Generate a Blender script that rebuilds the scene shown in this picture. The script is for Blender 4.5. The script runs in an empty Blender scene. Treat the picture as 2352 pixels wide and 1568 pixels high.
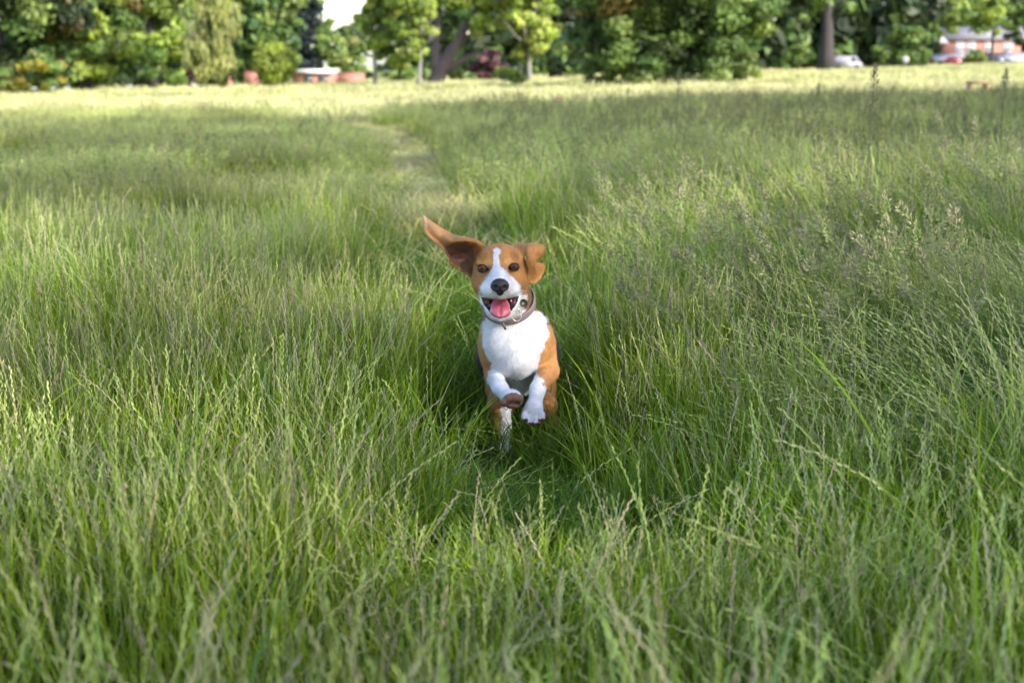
import bpy, math, random
import numpy as np
from mathutils import Vector, Matrix
from mathutils.bvhtree import BVHTree

# ------------------------------------------------------------------ camera, sky, sun, exposure
S = bpy.context.scene
C = S.collection
CZ = 1.0                                   # eye height above the ground at the viewer
PITCH = math.radians(11.09)
cam_d = bpy.data.cameras.new('camera')
cam = bpy.data.objects.new('camera', cam_d); C.objects.link(cam)
cam.location = (0, 0, CZ)
cam.rotation_euler = (math.radians(90) - PITCH, 0, 0)
cam_d.sensor_width = 36; cam_d.lens = 50
cam_d.clip_start = 0.05; cam_d.clip_end = 3000
cam_d.dof.use_dof = True; cam_d.dof.focus_distance = 3.27; cam_d.dof.aperture_fstop = 4.5
S.camera = cam

SUN_AZ = (0.77, -0.64); SUN_EL = math.radians(28)
W = bpy.data.worlds.new('World'); S.world = W; W.use_nodes = True
nt = W.node_tree
bg = nt.nodes['Background']
sky = nt.nodes.new('ShaderNodeTexSky'); sky.sky_type = 'NISHITA'; sky.sun_disc = False
sky.sun_elevation = SUN_EL
sky.sun_rotation = math.atan2(SUN_AZ[0], SUN_AZ[1])
sky.air_density = 1.0; sky.dust_density = 1.5; sky.ozone_density = 1.0
nt.links.new(sky.outputs[0], bg.inputs[0]); bg.inputs[1].default_value = 0.15
sd = bpy.data.lights.new('sun', 'SUN'); sd.energy = 3.3; sd.angle = math.radians(0.5); sd.color = (1, 0.96, 0.88)
so = bpy.data.objects.new('sun', sd); C.objects.link(so)
ce = math.cos(SUN_EL)
so.rotation_euler = Vector((SUN_AZ[0]*ce, SUN_AZ[1]*ce, math.sin(SUN_EL))).to_track_quat('Z', 'Y').to_euler()
S.view_settings.view_transform = 'Standard'; S.view_settings.look = 'None'
S.view_settings.gamma = 1.0; S.view_settings.exposure = 1.96
S.cycles.max_bounces = 6; S.cycles.diffuse_bounces = 4; S.cycles.transmission_bounces = 4
S.cycles.use_denoising = True

# ------------------------------------------------------------------ helpers
RNG = np.random.default_rng(11)
F = 2352*50/36
CT, ST = math.cos(PITCH), math.sin(PITCH)
def P(u, v, Y):
    """point at distance Y straight ahead seen in direction (u, v)"""
    a, b = u-1176.0, 784.0-v
    d = np.array([a, F*CT + b*ST, -F*ST + b*CT])
    return np.array([0, 0, CZ]) + d*(Y/d[1])
def PX(pts):
    q = pts - np.array([0, 0, CZ])
    f = q[:, 1]*CT - q[:, 2]*ST
    up = q[:, 1]*ST + q[:, 2]*CT
    return 1176 + F*q[:, 0]/f, 784 - F*up/f
def H(x, y):
    x = np.asarray(x, float); y = np.asarray(y, float)
    bump = 0.02*np.sin(x*1.3+0.4)*np.sin(y*0.9+1.0) + 0.03*np.sin(x*0.31+2)*np.sin(y*0.23)
    g = np.clip((y+60)/60, 0, 1)
    return 0.0225*np.clip(x, -150, 150)*g - 0.0044*np.clip(y, 0, 330) + bump*np.clip(1.2-np.abs(y)/60, 0.1, 1)
def path_x(y):
    y = np.asarray(y, float)
    return np.interp(y, [0, 1.5, 3.4, 5, 7.2, 8.8, 9.7, 14, 18, 21.6, 25, 30, 60], [.16, .13, .01, -.10, -.33, -.48, -.57, -.93, -1.35, -2.0, -2.8, -4.0, -16])

def make_mesh(name, V, quads=None, tris=None, col=None, smooth=False, mat=None, extra=None):
    me = bpy.data.meshes.new(name)
    V = np.ascontiguousarray(V, np.float32)
    me.vertices.add(len(V)); me.vertices.foreach_set('co', V.ravel())
    idx, starts, n = [], [], 0
    if quads is not None and len(quads):
        q = np.asarray(quads, np.int32); idx.append(q.ravel()); starts.append(np.arange(len(q))*4); n = len(q)*4
    if tris is not None and len(tris):
        t = np.asarray(tris, np.int32); idx.append(t.ravel()); starts.append(n + np.arange(len(t))*3)
    idx = np.concatenate(idx).astype(np.int32); starts = np.concatenate(starts).astype(np.int32)
    me.loops.add(len(idx)); me.loops.foreach_set('vertex_index', idx)
    me.polygons.add(len(starts)); me.polygons.foreach_set('loop_start', starts)
    me.update(calc_edges=True)
    if col is not None:
        a = me.attributes.new('col', 'FLOAT_COLOR', 'POINT')
        c = np.ones((len(V), 4), np.float32); c[:, :3] = col
        a.data.foreach_set('color', c.ravel())
    for k, arr in (extra or {}).items():
        a = me.attributes.new(k, 'FLOAT', 'POINT'); a.data.foreach_set('value', np.asarray(arr, np.float32))
    if smooth: me.polygons.foreach_set('use_smooth', np.ones(len(starts), bool))
    if mat: me.materials.append(mat)
    me.validate()
    return me
def obj(name, me, parent=None, loc=None):
    o = bpy.data.objects.new(name, me); C.objects.link(o)
    if parent is not None: o.parent = parent
    if loc is not None: o.location = loc
    return o
def tag(o, label=None, cat=None, group=None, kind=None):
    if label: o['label'] = label
    if cat: o['category'] = cat
    if group: o['group'] = group
    if kind: o['kind'] = kind
    return o
def empty(name, loc, label, cat, group=None):
    o = bpy.data.objects.new(name, None); C.objects.link(o); o.location = tuple(loc)
    o.empty_display_size = 0.1
    return tag(o, label, cat, group)

class MB:
    """collects boxes and tubes, then links them as one mesh"""
    def __init__(s): s.V = []; s.Q = []; s.T = []; s.n = 0
    def add(s, V, Q=None, T=None):
        V = np.asarray(V, float); s.V.append(V)
        if Q is not None and len(Q): s.Q.append(np.asarray(Q)+s.n)
        if T is not None and len(T): s.T.append(np.asarray(T)+s.n)
        s.n += len(V); return s
    def box(s, c, d, bev=0.0):
        c = np.asarray(c, float); d = np.asarray(d, float)/2
        v = np.array([[x, y, z] for x in (-1, 1) for y in (-1, 1) for z in (-1, 1)], float)*d + c
        return s.add(v, [[0,1,3,2],[4,6,7,5],[0,4,5,1],[2,3,7,6],[0,2,6,4],[1,5,7,3]])
    def tube(s, pts, rad, n=8, cap=True):
        pts = np.asarray(pts, float); rad = np.broadcast_to(np.asarray(rad, float), (len(pts),))
        rings = []
        for i, p in enumerate(pts):
            t = pts[min(i+1, len(pts)-1)] - pts[max(i-1, 0)]; t = t/(np.linalg.norm(t)+1e-9)
            a = np.cross(t, [0.31, 0.9, 0.2] if abs(t[1]) < 0.9 else [1, 0, 0]); a /= np.linalg.norm(a); b = np.cross(t, a)
            th = np.arange(n)*2*np.pi/n
            rings.append(p + rad[i]*(np.cos(th)[:, None]*a + np.sin(th)[:, None]*b))
        V = np.concatenate(rings); Q = []
        for i in range(len(pts)-1):
            for k in range(n):
                Q.append([i*n+k, i*n+(k+1) % n, (i+1)*n+(k+1) % n, (i+1)*n+k])
        T = []
        if cap:
            for k in range(1, n-1): T += [[0, k+1, k], [(len(pts)-1)*n, (len(pts)-1)*n+k, (len(pts)-1)*n+k+1]]
        return s.add(V, Q, T)
    def prism(s, poly, axis, lo, hi):
        """polygon in the two axes other than `axis`, extruded lo..hi"""
        n = len(poly); V = []
        for h in (lo, hi):
            for p in poly:
                q = list(p); q.insert(axis, h); V.append(q)
        Q = [[k, (k+1) % n, n+(k+1) % n, n+k] for k in range(n)]
        T = []
        for k in range(1, n-1): T += [[0, k+1, k], [n, n+k, n+k+1]]
        return s.add(V, Q, T)
    def build(s, name, mat, parent=None, smooth=False, loc=None):
        V = np.concatenate(s.V)
        me = make_mesh(name, V, np.concatenate(s.Q) if s.Q else None, np.concatenate(s.T) if s.T else None, smooth=smooth, mat=mat)
        return obj(name, me, parent, loc)

# ------------------------------------------------------------------ materials
def new_mat(name):
    m = bpy.data.materials.new(name); m.use_nodes = True
    t = m.node_tree; return m, t, t.nodes['Principled BSDF']
def flat_mat(name, col, rough=0.6, noise=0.25, scale=6.0, bump=0.0, metal=0.0, spec=0.5):
    m, t, b = new_mat(name)
    tc = t.nodes.new('ShaderNodeTexCoord'); nz = t.nodes.new('ShaderNodeTexNoise'); nz.inputs['Scale'].default_value = scale
    nz.inputs['Detail'].default_value = 5
    t.links.new(tc.outputs['Object'], nz.inputs['Vector'])
    mx = t.nodes.new('ShaderNodeMix'); mx.data_type = 'RGBA'
    mx.inputs[6].default_value = (*[c*(1-noise) for c in col], 1); mx.inputs[7].default_value = (*[min(1, c*(1+noise)) for c in col], 1)
    t.links.new(nz.outputs[0], mx.inputs[0]); t.links.new(mx.outputs[2], b.inputs['Base Color'])
    b.inputs['Roughness'].default_value = rough; b.inputs['Metallic'].default_value = metal
    b.inputs['Specular IOR Level'].default_value = spec
    if bump:
        bp = t.nodes.new('ShaderNodeBump'); bp.inputs['Strength'].default_value = bump
        t.links.new(nz.outputs[0], bp.inputs['Height']); t.links.new(bp.outputs[0], b.inputs['Normal'])
    return m
def leaf_mat(name, trans=0.3, rough=0.5, vary=0.25, world_noise=0.0, spec=0.3):
    """plant tissue: colour from the mesh, each instance slightly different, light passes through"""
    m, t, b = new_mat(name)
    at = t.nodes.new('ShaderNodeAttribute'); at.attribute_name = 'col'
    oi = t.nodes.new('ShaderNodeObjectInfo')
    hs = t.nodes.new('ShaderNodeHueSaturation')
    mr = t.nodes.new('ShaderNodeMapRange'); mr.inputs[3].default_value = 1-vary; mr.inputs[4].default_value = 1+vary
    t.links.new(oi.outputs['Random'], mr.inputs[0]); val = mr.outputs[0]
    if world_noise:
        g = t.nodes.new('ShaderNodeNewGeometry'); nz = t.nodes.new('ShaderNodeTexNoise')
        nz.inputs['Scale'].default_value = 0.55; nz.inputs['Detail'].default_value = 3
        t.links.new(g.outputs['Position'], nz.inputs['Vector'])
        m2 = t.nodes.new('ShaderNodeMapRange'); m2.inputs[1].default_value = 0.3; m2.inputs[2].default_value = 0.7
        m2.inputs[3].default_value = 0.488; m2.inputs[4].default_value = 0.508
        t.links.new(nz.outputs[0], m2.inputs[0]); t.links.new(m2.outputs[0], hs.inputs['Hue'])
        m3 = t.nodes.new('ShaderNodeMath'); m3.operation = 'MULTIPLY'
        m4 = t.nodes.new('ShaderNodeMapRange'); m4.inputs[1].default_value = 0.3; m4.inputs[2].default_value = 0.7
        m4.inputs[3].default_value = 1-world_noise; m4.inputs[4].default_value = 1+world_noise
        t.links.new(nz.outputs[0], m4.inputs[0]); t.links.new(val, m3.inputs[0]); t.links.new(m4.outputs[0], m3.inputs[1]); val = m3.outputs[0]
    t.links.new(val, hs.inputs['Value']); t.links.new(at.outputs['Color'], hs.inputs['Color'])
    t.links.new(hs.outputs[0], b.inputs['Base Color'])
    b.inputs['Roughness'].default_value = rough; b.inputs['Specular IOR Level'].default_value = spec
    tr = t.nodes.new('ShaderNodeBsdfTranslucent'); t.links.new(hs.outputs[0], tr.inputs[0])
    mx = t.nodes.new('ShaderNodeMixShader'); mx.inputs[0].default_value = trans
    t.links.new(b.outputs[0], mx.inputs[1]); t.links.new(tr.outputs[0], mx.inputs[2])
    t.links.new(mx.outputs[0], t.nodes['Material Output'].inputs[0])
    return m
M_GRASS = leaf_mat('grass blades', 0.30, 0.42, 0.36, 0.30, 0.15)
M_CROWN = leaf_mat('tree leaves', 0.3, 0.5, 0.0, 0.0)
M_BARK = flat_mat('bark', (0.10, 0.085, 0.085), 0.9, 0.5, 4.0, 0.6)
M_BARKP = flat_mat('pale bark', (0.13, 0.12, 0.11), 0.85, 0.35, 5.0, 0.4)
M_BARKD = flat_mat('dark bark', (0.022, 0.018, 0.019), 0.9, 0.5, 4.0, 0.6)
M_WHITE = flat_mat('white paint', (0.48, 0.48, 0.51), 0.5, 0.06, 2.0)
M_SLATE = flat_mat('slate', (0.12, 0.115, 0.14), 0.7, 0.2, 3.0)
M_WHITE_DIM = flat_mat('dimmed white paint', (0.20, 0.195, 0.225), 0.6, 0.1, 2.0)  # white paint darkened, dim light put into the colour
M_GLASS = flat_mat('window glass', (0.05, 0.06, 0.08), 0.08, 0.1, 1.0)
M_RUBBER = flat_mat('rubber', (0.02, 0.02, 0.02), 0.8, 0.2, 5.0)
M_WOOD = flat_mat('weathered wood', (0.22, 0.13, 0.075), 0.8, 0.4, 12.0, 0.4)
def brick_mat(k=1.0):
    m, t, b = new_mat('brick')
    tc = t.nodes.new('ShaderNodeTexCoord'); mp = t.nodes.new('ShaderNodeMapping'); mp.inputs['Rotation'].default_value = (math.radians(90), 0, 0)
    br = t.nodes.new('ShaderNodeTexBrick'); br.inputs['Scale'].default_value = 4.0
    br.inputs['Color1'].default_value = (0.24*k, 0.075*k*k**.3, 0.05*k*k**.4, 1); br.inputs['Color2'].default_value = (0.18*k, 0.058*k*k**.3, 0.042*k*k**.4, 1)
    br.inputs['Mortar'].default_value = (0.28, 0.21, 0.18, 1)
    t.links.new(tc.outputs['Object'], mp.inputs[0]); t.links.new(mp.outputs[0], br.inputs[0]); t.links.new(br.outputs[0], b.inputs['Base Color'])
    b.inputs['Roughness'].default_value = 0.85; return m
M_BRICK = brick_mat(); M_BRICKP = brick_mat(1.35)

# ------------------------------------------------------------------ ground: one sheet to the horizon
def build_ground():
    xs = np.unique(np.concatenate([np.linspace(-900, -60, 12), np.linspace(-60, 60, 97), np.linspace(60, 900, 12)]))
    ys = np.unique(np.concatenate([np.linspace(-300, -20, 8), np.linspace(-20, 50, 71), np.linspace(50, 400, 60), np.linspace(400, 1800, 12)]))
    X, Y = np.meshgrid(xs, ys, indexing='ij'); Z = H(X, Y)
    V = np.stack([X, Y, Z], -1).reshape(-1, 3); ny = len(ys)
    i, j = np.meshgrid(np.arange(len(xs)-1), np.arange(ny-1), indexing='ij'); a = (i*ny+j).ravel()
    Q = np.stack([a, a+ny, a+ny+1, a+1], 1)
    m, t, b = new_mat('meadow soil')
    g = t.nodes.new('ShaderNodeNewGeometry'); sp = t.nodes.new('ShaderNodeSeparateXYZ'); t.links.new(g.outputs['Position'], sp.inputs[0])
    nz = t.nodes.new('ShaderNodeTexNoise'); nz.inputs['Scale'].default_value = 0.35; nz.inputs['Detail'].default_value = 8
    t.links.new(g.outputs['Position'], nz.inputs['Vector'])
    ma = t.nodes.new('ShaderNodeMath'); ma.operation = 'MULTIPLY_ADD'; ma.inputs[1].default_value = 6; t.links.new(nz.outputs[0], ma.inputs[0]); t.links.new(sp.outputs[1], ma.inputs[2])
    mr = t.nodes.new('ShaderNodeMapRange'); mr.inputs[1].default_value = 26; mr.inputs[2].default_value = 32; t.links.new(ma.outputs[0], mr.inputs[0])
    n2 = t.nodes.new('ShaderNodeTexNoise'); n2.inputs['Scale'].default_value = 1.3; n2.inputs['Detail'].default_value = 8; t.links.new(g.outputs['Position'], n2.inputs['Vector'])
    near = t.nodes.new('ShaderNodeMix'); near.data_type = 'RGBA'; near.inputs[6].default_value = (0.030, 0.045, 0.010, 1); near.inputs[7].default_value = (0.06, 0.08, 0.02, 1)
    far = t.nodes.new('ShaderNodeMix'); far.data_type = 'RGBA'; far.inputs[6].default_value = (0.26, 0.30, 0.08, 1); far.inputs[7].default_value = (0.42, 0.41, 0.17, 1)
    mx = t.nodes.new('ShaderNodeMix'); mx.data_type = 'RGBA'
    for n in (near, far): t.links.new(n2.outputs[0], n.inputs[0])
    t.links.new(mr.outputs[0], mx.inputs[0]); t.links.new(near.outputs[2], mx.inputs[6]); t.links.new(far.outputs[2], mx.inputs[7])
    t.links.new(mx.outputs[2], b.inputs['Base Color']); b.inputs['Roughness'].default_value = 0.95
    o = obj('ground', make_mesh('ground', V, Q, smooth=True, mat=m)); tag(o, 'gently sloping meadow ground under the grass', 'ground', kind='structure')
build_ground()

# ------------------------------------------------------------------ trees
def crown_mesh(rng, lobes, nb, nf, size, pal, blob=(0.2, 0.34), wts=None, droop=0.0):
    """leaf sprays on the shells of many small clumps, the clumps filling the lobes"""
    L = np.array(lobes, float); vol = L[:, 3]*L[:, 4]*L[:, 5]; vol = vol**0.8; pk = rng.choice(len(L), nb, p=vol/vol.sum())
    d = rng.normal(size=(nb, 3)); d /= np.linalg.norm(d, axis=1)[:, None]
    r = rng.uniform(0.25, 1, nb)**0.45
    cen = L[pk, :3] + d*L[pk, 3:6]*r[:, None]*0.88
    br = L[pk, 3:6].mean(1)*rng.uniform(*blob, nb)
    pal = np.array(pal, float); pc = pal[rng.choice(len(pal), nb, p=wts)]*rng.uniform(0.75, 1.25, (nb, 1))
    n = nb*nf; k = np.repeat(np.arange(nb), nf)
    e = rng.normal(size=(n, 3)); e[:, 2] += 0.25; e /= np.linalg.norm(e, axis=1)[:, None]
    pos = cen[k] + e*(br[k]*rng.uniform(0.35, 1.25, n))[:, None]*np.array([1.08, 1.08, 0.70])
    pos[:, 2] -= droop*rng.uniform(0, 1, n)*br[k]
    nrm = e + 0.6*rng.normal(size=(n, 3)); nrm /= np.linalg.norm(nrm, axis=1)[:, None]
    a = np.cross(nrm, rng.normal(size=(n, 3))); a /= np.linalg.norm(a, axis=1)[:, None]; b = np.cross(nrm, a)
    if droop: a = a*0.5 + np.array([0, 0, -1.0])*droop
    s = size*rng.uniform(0.55, 1.5, n)[:, None]
    V = np.stack([pos - a*s, pos + b*s*0.55, pos + a*s*rng.uniform(0.8, 1.2, (n, 1)), pos - b*s*0.55], 1).reshape(-1, 3)
    Q = np.arange(4*n).reshape(-1, 4)
    col = np.repeat(pc[k]*rng.uniform(0.8, 1.2, (n, 1)), 4, 0)
    return V, Q, col
DARK = [(0.015, 0.026, 0.010), (0.022, 0.036, 0.012), (0.030, 0.048, 0.014)]
MID = [(0.069, 0.117, 0.027), (0.095, 0.149, 0.033), (0.128, 0.175, 0.043)]
LIGHT = [(0.169, 0.233, 0.039), (0.218, 0.283, 0.044), (0.270, 0.311, 0.057)]
PALE = [(0.192, 0.213, 0.061), (0.232, 0.243, 0.071), (0.162, 0.182, 0.051)]
GOLD = [(0.160, 0.144, 0.016), (0.200, 0.176, 0.020), (0.096, 0.104, 0.016)]
RUST = [(0.112, 0.079, 0.023), (0.132, 0.086, 0.030), (0.073, 0.059, 0.020)]
def mpp(Y): return Y/F*1.0                                       # metres per view unit at distance Y
def tree(name, label, cat, u, Y, lobes, nb, nf, size, pal, trunk=None, bark=None, group=None, wts=None, seed=0, blob=(0.2, 0.34), droop=0.0, limbs=4):
    """lobes in metres about the tree's base: (x, y, z, rx, ry, rz)"""
    rng = np.random.default_rng(seed+100)
    x = (u-1176)/F*Y*1.02; z = float(H(x, Y))
    root = empty(name, (x, Y, z), label, cat, group)
    V, Q, col = crown_mesh(rng, lobes, int(nb*.75), int(nf*2.6), size*.66, pal, (blob[0]*.9, blob[1]*1.0), wts, droop)
    V[:, 2] = np.maximum(V[:, 2], 0.05)
    obj('crown', make_mesh('crown', V, Q, col=col, mat=M_CROWN), root)
    if trunk:
        th, tr = trunk
        mb = MB(); k = 7; lean = rng.normal(0, 0.03, 2)
        pts = [np.array([lean[0]*th*t + 0.06*tr*math.sin(5*t), lean[1]*th*t, th*t-0.1]) for t in np.linspace(0, 1, k)]
        mb.tube(pts, [tr*(1.35 if i == 0 else 1-0.72*i/(k-1)) for i in range(k)], 9)
        for q in range(limbs):
            p0 = pts[3 + q % 3]; a = rng.uniform(0, 2*np.pi); l = th*rng.uniform(0.25, 0.45)
            dr = np.array([math.cos(a), math.sin(a), rng.uniform(0.5, 1.1)])
            mb.tube([p0, p0+dr*l*0.5, p0+dr*l+np.array([0, 0, l*0.2])], [tr*0.4, tr*0.27, tr*0.08], 6)
        mb.build('trunk', bark or M_BARK, root, True)
    return root
def lobe_px(u0, Y, u, v, ru, rv, depth=None):
    """a crown lobe that spans ru by rv view units, written in metres about a tree standing at u0, Y"""
    x0 = (u0-1176)/F*Y*1.02; c = P(u, v, Y); m = mpp(Y)*1.0
    return (c[0]-x0, 0, c[2]-float(H(x0, Y)), ru*m, (depth or ru)*m, rv*m)

def build_trees():
    T = lambda *a, **k: tree(*a, **k)
    # far left: mixed woodland edge
    Y = 95; L = lambda u0, *a, **k: lobe_px(u0, Y, *a, **k)
    T('broadleaf_tree', 'dark green woodland tree with rusty patches at the far left edge', 'tree', 60, Y,
      [L(60, 40, -60, 170, 160), L(60, 20, 80, 130, 90), L(60, 120, 20, 110, 90), L(60, 60, 140, 120, 50)], 110, 60, 0.34, DARK+MID+RUST, (9, 0.45), M_BARKD, seed=1,
      wts=[.2, .18, .16, .16, .12, .09, .03, .03, .03])
    T('golden_shrub', 'yellow-leaved shrub in front of the dark woodland at the far left', 'shrub', 40, 88,
      [lobe_px(40, 88, 95, 150, 55, 34), lobe_px(40, 88, 30, 185, 60, 28), lobe_px(40, 88, 120, 190, 30, 20)], 46, 50, 0.22, GOLD+MID, seed=2, blob=(0.22, .4))
    T('broadleaf_tree', 'green and bronze woodland tree between the golden shrub and the pale willow', 'tree', 230, 100,
      [lobe_px(230, 100, 210, -40, 130, 120), lobe_px(230, 100, 180, 60, 120, 70), lobe_px(230, 100, 260, 120, 100, 60), lobe_px(230, 100, 190, 165, 90, 36)],
      150, 60, 0.34, MID+RUST+LIGHT, (10, 0.4), M_BARKD, seed=3, wts=[.26, .24, .18, .04, .03, .03, .1, .07, .05])
    T('broadleaf_tree', 'fresh green woodland tree leaning beside the pale willow', 'tree', 380, 104,
      [lobe_px(380, 104, 350, -50, 110, 110), lobe_px(380, 104, 360, 50, 80, 70), lobe_px(380, 104, 390, 140, 60, 55)],
      120, 60, 0.34, MID+LIGHT[:2], (11, 0.35), M_BARKD, seed=4)
    T('willow_tree', 'tall pale yellow-green willow with hanging foliage', 'tree', 490, 92,
      [lobe_px(490, 92, 497, -60, 46, 90), lobe_px(490, 92, 492, 40, 52, 70), lobe_px(490, 92, 478, 120, 56, 60), lobe_px(490, 92, 515, 150, 34, 46)],
      150, 60, 0.20, PALE, (6, 0.2), M_BARK, seed=5, droop=1.3, blob=(0.2, .34))
    T('purple_shrub', 'small dark purple shrub beside the foot of the willow', 'shrub', 438, 98,
      [lobe_px(438, 98, 440, 175, 14, 24)], 12, 50, 0.15, [(0.09, 0.025, 0.045), (0.05, 0.02, 0.03)], seed=6)
    T('broadleaf_tree', 'rounded green tree rising behind the clipped yellow-green bush', 'tree', 600, 112,
      [lobe_px(600, 112, 610, -20, 86, 90), lobe_px(600, 112, 590, 70, 80, 60), lobe_px(600, 112, 650, 60, 46, 70), lobe_px(600, 112, 640, 110, 52, 60), lobe_px(600, 112, 580, 140, 50, 50)],
      240, 60, 0.34, MID+[(0.05, 0.095, 0.035)], (10, 0.35), M_BARKD, seed=7)
    T('round_bush', 'dense rounded yellow-green bush standing before the rounded green tree', 'bush', 628, 90,
      [lobe_px(628, 90, 628, 150, 46, 50)], 200, 60, 0.14, [(0.15, 0.20, 0.025), (0.20, 0.25, 0.03), (0.12, 0.15, 0.025)], seed=8, blob=(0.24, .36))
    T('conifer_tree', 'narrow blue-black conifer left of the gap of sky', 'tree', 712, 125,
      [lobe_px(712, 125, 712, 10, 26, 60), lobe_px(712, 125, 708, 110, 34, 70), lobe_px(712, 125, 706, 160, 34, 40), lobe_px(712, 125, 708, 60, 22, 60)], 150, 70, 0.28, [(0.012, 0.02, 0.02), (0.018, 0.028, 0.026)], (9, 0.3), M_BARKD, seed=9)
    T('broadleaf_tree', 'tree with layered green foliage bordering the left of the sky gap', 'tree', 752, 126,
      [lobe_px(752, 126, 722, 10, 24, 40), lobe_px(752, 126, 734, 66, 30, 34), lobe_px(752, 126, 758, 108, 42, 36)],
      80, 60, 0.3, MID+LIGHT[:1], (7, 0.25), M_BARKD, seed=10)
    T('low_tree', 'low hazy green tree under the gap of sky', 'tree', 812, 144,
      [lobe_px(812, 144, 812, 90, 44, 36), lobe_px(812, 144, 805, 145, 46, 30)], 60, 60, 0.3, MID+PALE[2:], (4, 0.2), M_BARKD, seed=11)
    T('young_tree', 'bright green tree with slim pale trunk right of the sky gap', 'tree', 873, 86,
      [lobe_px(873, 86, 892, -20, 62, 60), lobe_px(873, 86, 866, 44, 48, 44), lobe_px(873, 86, 893, 110, 44, 40), lobe_px(873, 86, 920, 140, 36, 22)],
      110, 60, 0.22, LIGHT+MID[1:], (4.6, 0.16), M_BARKP, seed=12)
    T('young_tree', 'leafy yellow-green tree on a slim pale trunk beside the massive old trunk', 'tree', 968, 84,
      [lobe_px(968, 84, 955, -10, 52, 60), lobe_px(968, 84, 965, 60, 46, 50), lobe_px(968, 84, 945, 120, 36, 28)],
      95, 60, 0.22, LIGHT+PALE[2:], (4.6, 0.15), M_BARKP, seed=13)
    # the big old forked tree
    root = T('old_tree', 'old tree with massive dark forking trunk and layered boughs', 'tree', 1002, 96,
      [lobe_px(1002, 96, 1090, 0, 90, 26), lobe_px(1002, 96, 1130, 50, 90, 16), lobe_px(1002, 96, 1100, 88, 70, 12), lobe_px(1002, 96, 1150, -50, 130, 60), lobe_px(1002, 96, 1020, -40, 80, 50)],
      130, 55, 0.26, LIGHT+MID, None, seed=14)
    o = np.array(root.location); mb = MB()
    q = lambda u, v: P(u, v, 96) - o
    m = mpp(96)
    mb.tube([q(1000, 215), q(1003, 185), q(1012, 160), q(1030, 130), q(1048, 98), q(1072, 60), q(1092, 25), q(1110, -30)], [26*m, 19*m, 18*m, 15*m, 11*m, 8*m, 6*m, 4*m], 12)
    mb.tube([q(1005, 170), q(1000, 140), q(1002, 90), q(1008, 40), q(1010, -30)], [15*m, 12*m, 9*m, 6*m, 4*m], 10)
    mb.tube([q(1020, 165), q(1045, 148), q(1078, 128), q(1110, 122)], [11*m, 8*m, 6*m, 2*m], 9)
    mb.tube([q(1040, 112), q(1075, 85), q(1120, 70)], [8*m, 5*m, 2*m], 8)
    mb.build('trunk', flat_mat('old bark', (0.07, 0.052, 0.058), 0.9, 0.5, 1.5, 0.6), root, True)
    T('burgundy_shrub', 'dark burgundy shrub behind the old forked tree', 'shrub', 1120, 108,
      [lobe_px(1120, 108, 1118, 150, 44, 34)], 34, 50, 0.26, [(0.07, 0.025, 0.035), (0.10, 0.04, 0.05), (0.05, 0.03, 0.03)], seed=15)
    T('broadleaf_tree', 'sunlit lime-green tree squeezed between the old tree and the big dome-shaped tree', 'tree', 1215, 92,
      [lobe_px(1215, 92, 1200, -20, 70, 60), lobe_px(1215, 92, 1215, 60, 56, 50), lobe_px(1215, 92, 1225, 120, 40, 36), lobe_px(1215, 92, 1255, 40, 40, 90)],
      120, 60, 0.24, LIGHT+GOLD[2:], (5, 0.16), M_BARKP, seed=16)
    T('flowering_shrub', 'pale flowering shrub with white heads by the sunlit field edge', 'shrub', 1166, 74,
      [lobe_px(1166, 74, 1166, 172, 36, 20), lobe_px(1166, 74, 1200, 182, 20, 10)], 40, 50, 0.10, LIGHT+[(0.55, 0.56, 0.46)], seed=17, wts=[.25, .25, .2, .3])
    # the big dome-shaped tree
    T('dome_tree', 'huge dense dome-shaped tree whose foliage reaches the ground', 'tree', 1535, 66,
      [lobe_px(1535, 66, 1320, 40, 70, 100), lobe_px(1535, 66, 1430, 178, 100, 30), lobe_px(1535, 66, 1580, 182, 120, 28), lobe_px(1535, 66, 1715, 170, 60, 30), lobe_px(1535, 66, 1400, 20, 120, 130), lobe_px(1535, 66, 1370, 130, 66, 62), lobe_px(1535, 66, 1530, -40, 190, 130), lobe_px(1535, 66, 1500, 110, 110, 84),
       lobe_px(1535, 66, 1640, 60, 120, 110), lobe_px(1535, 66, 1690, 40, 110, 100), lobe_px(1535, 66, 1690, 140, 86, 52), lobe_px(1535, 66, 1600, 160, 90, 38)],
      250, 120, 0.17, MID+LIGHT[:2]+[(0.20, 0.15, 0.05)]+DARK[2:], (8, 0.5), M_BARKD, seed=18, wts=[.26, .24, .14, .06, .03, .05, .22], blob=(0.2, 0.34))
    # right: dark wood, far
    T('broadleaf_tree', 'tall dark-trunked tree standing at the edge of the sunlit field', 'tree', 1871, 150,
      [lobe_px(1871, 150, 1850, -30, 90, 50), lobe_px(1871, 150, 1920, 5, 60, 36), lobe_px(1871, 150, 1830, 60, 34, 36)], 80, 60, 0.42, DARK+MID[:2], (12, 0.85), M_BARKD, seed=19)
    T('evergreen_tree', 'deep blue-green evergreen mass behind the tall dark trunk', 'tree', 1960, 175,
      [lobe_px(1960, 175, 1930, 40, 80, 90), lobe_px(1960, 175, 1990, 60, 80, 80), lobe_px(1960, 175, 1900, 115, 60, 40)], 150, 60, 0.5, DARK, (12, 0.5), M_BARKD, seed=20)
    T('evergreen_tree', 'shadowy evergreen above the leafy green bush at the right', 'tree', 2080, 185,
      [lobe_px(2080, 185, 2070, 0, 90, 80), lobe_px(2080, 185, 2110, 80, 60, 60)], 120, 60, 0.5, DARK+MID[:1], (12, 0.5), M_BARKD, seed=21)
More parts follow.
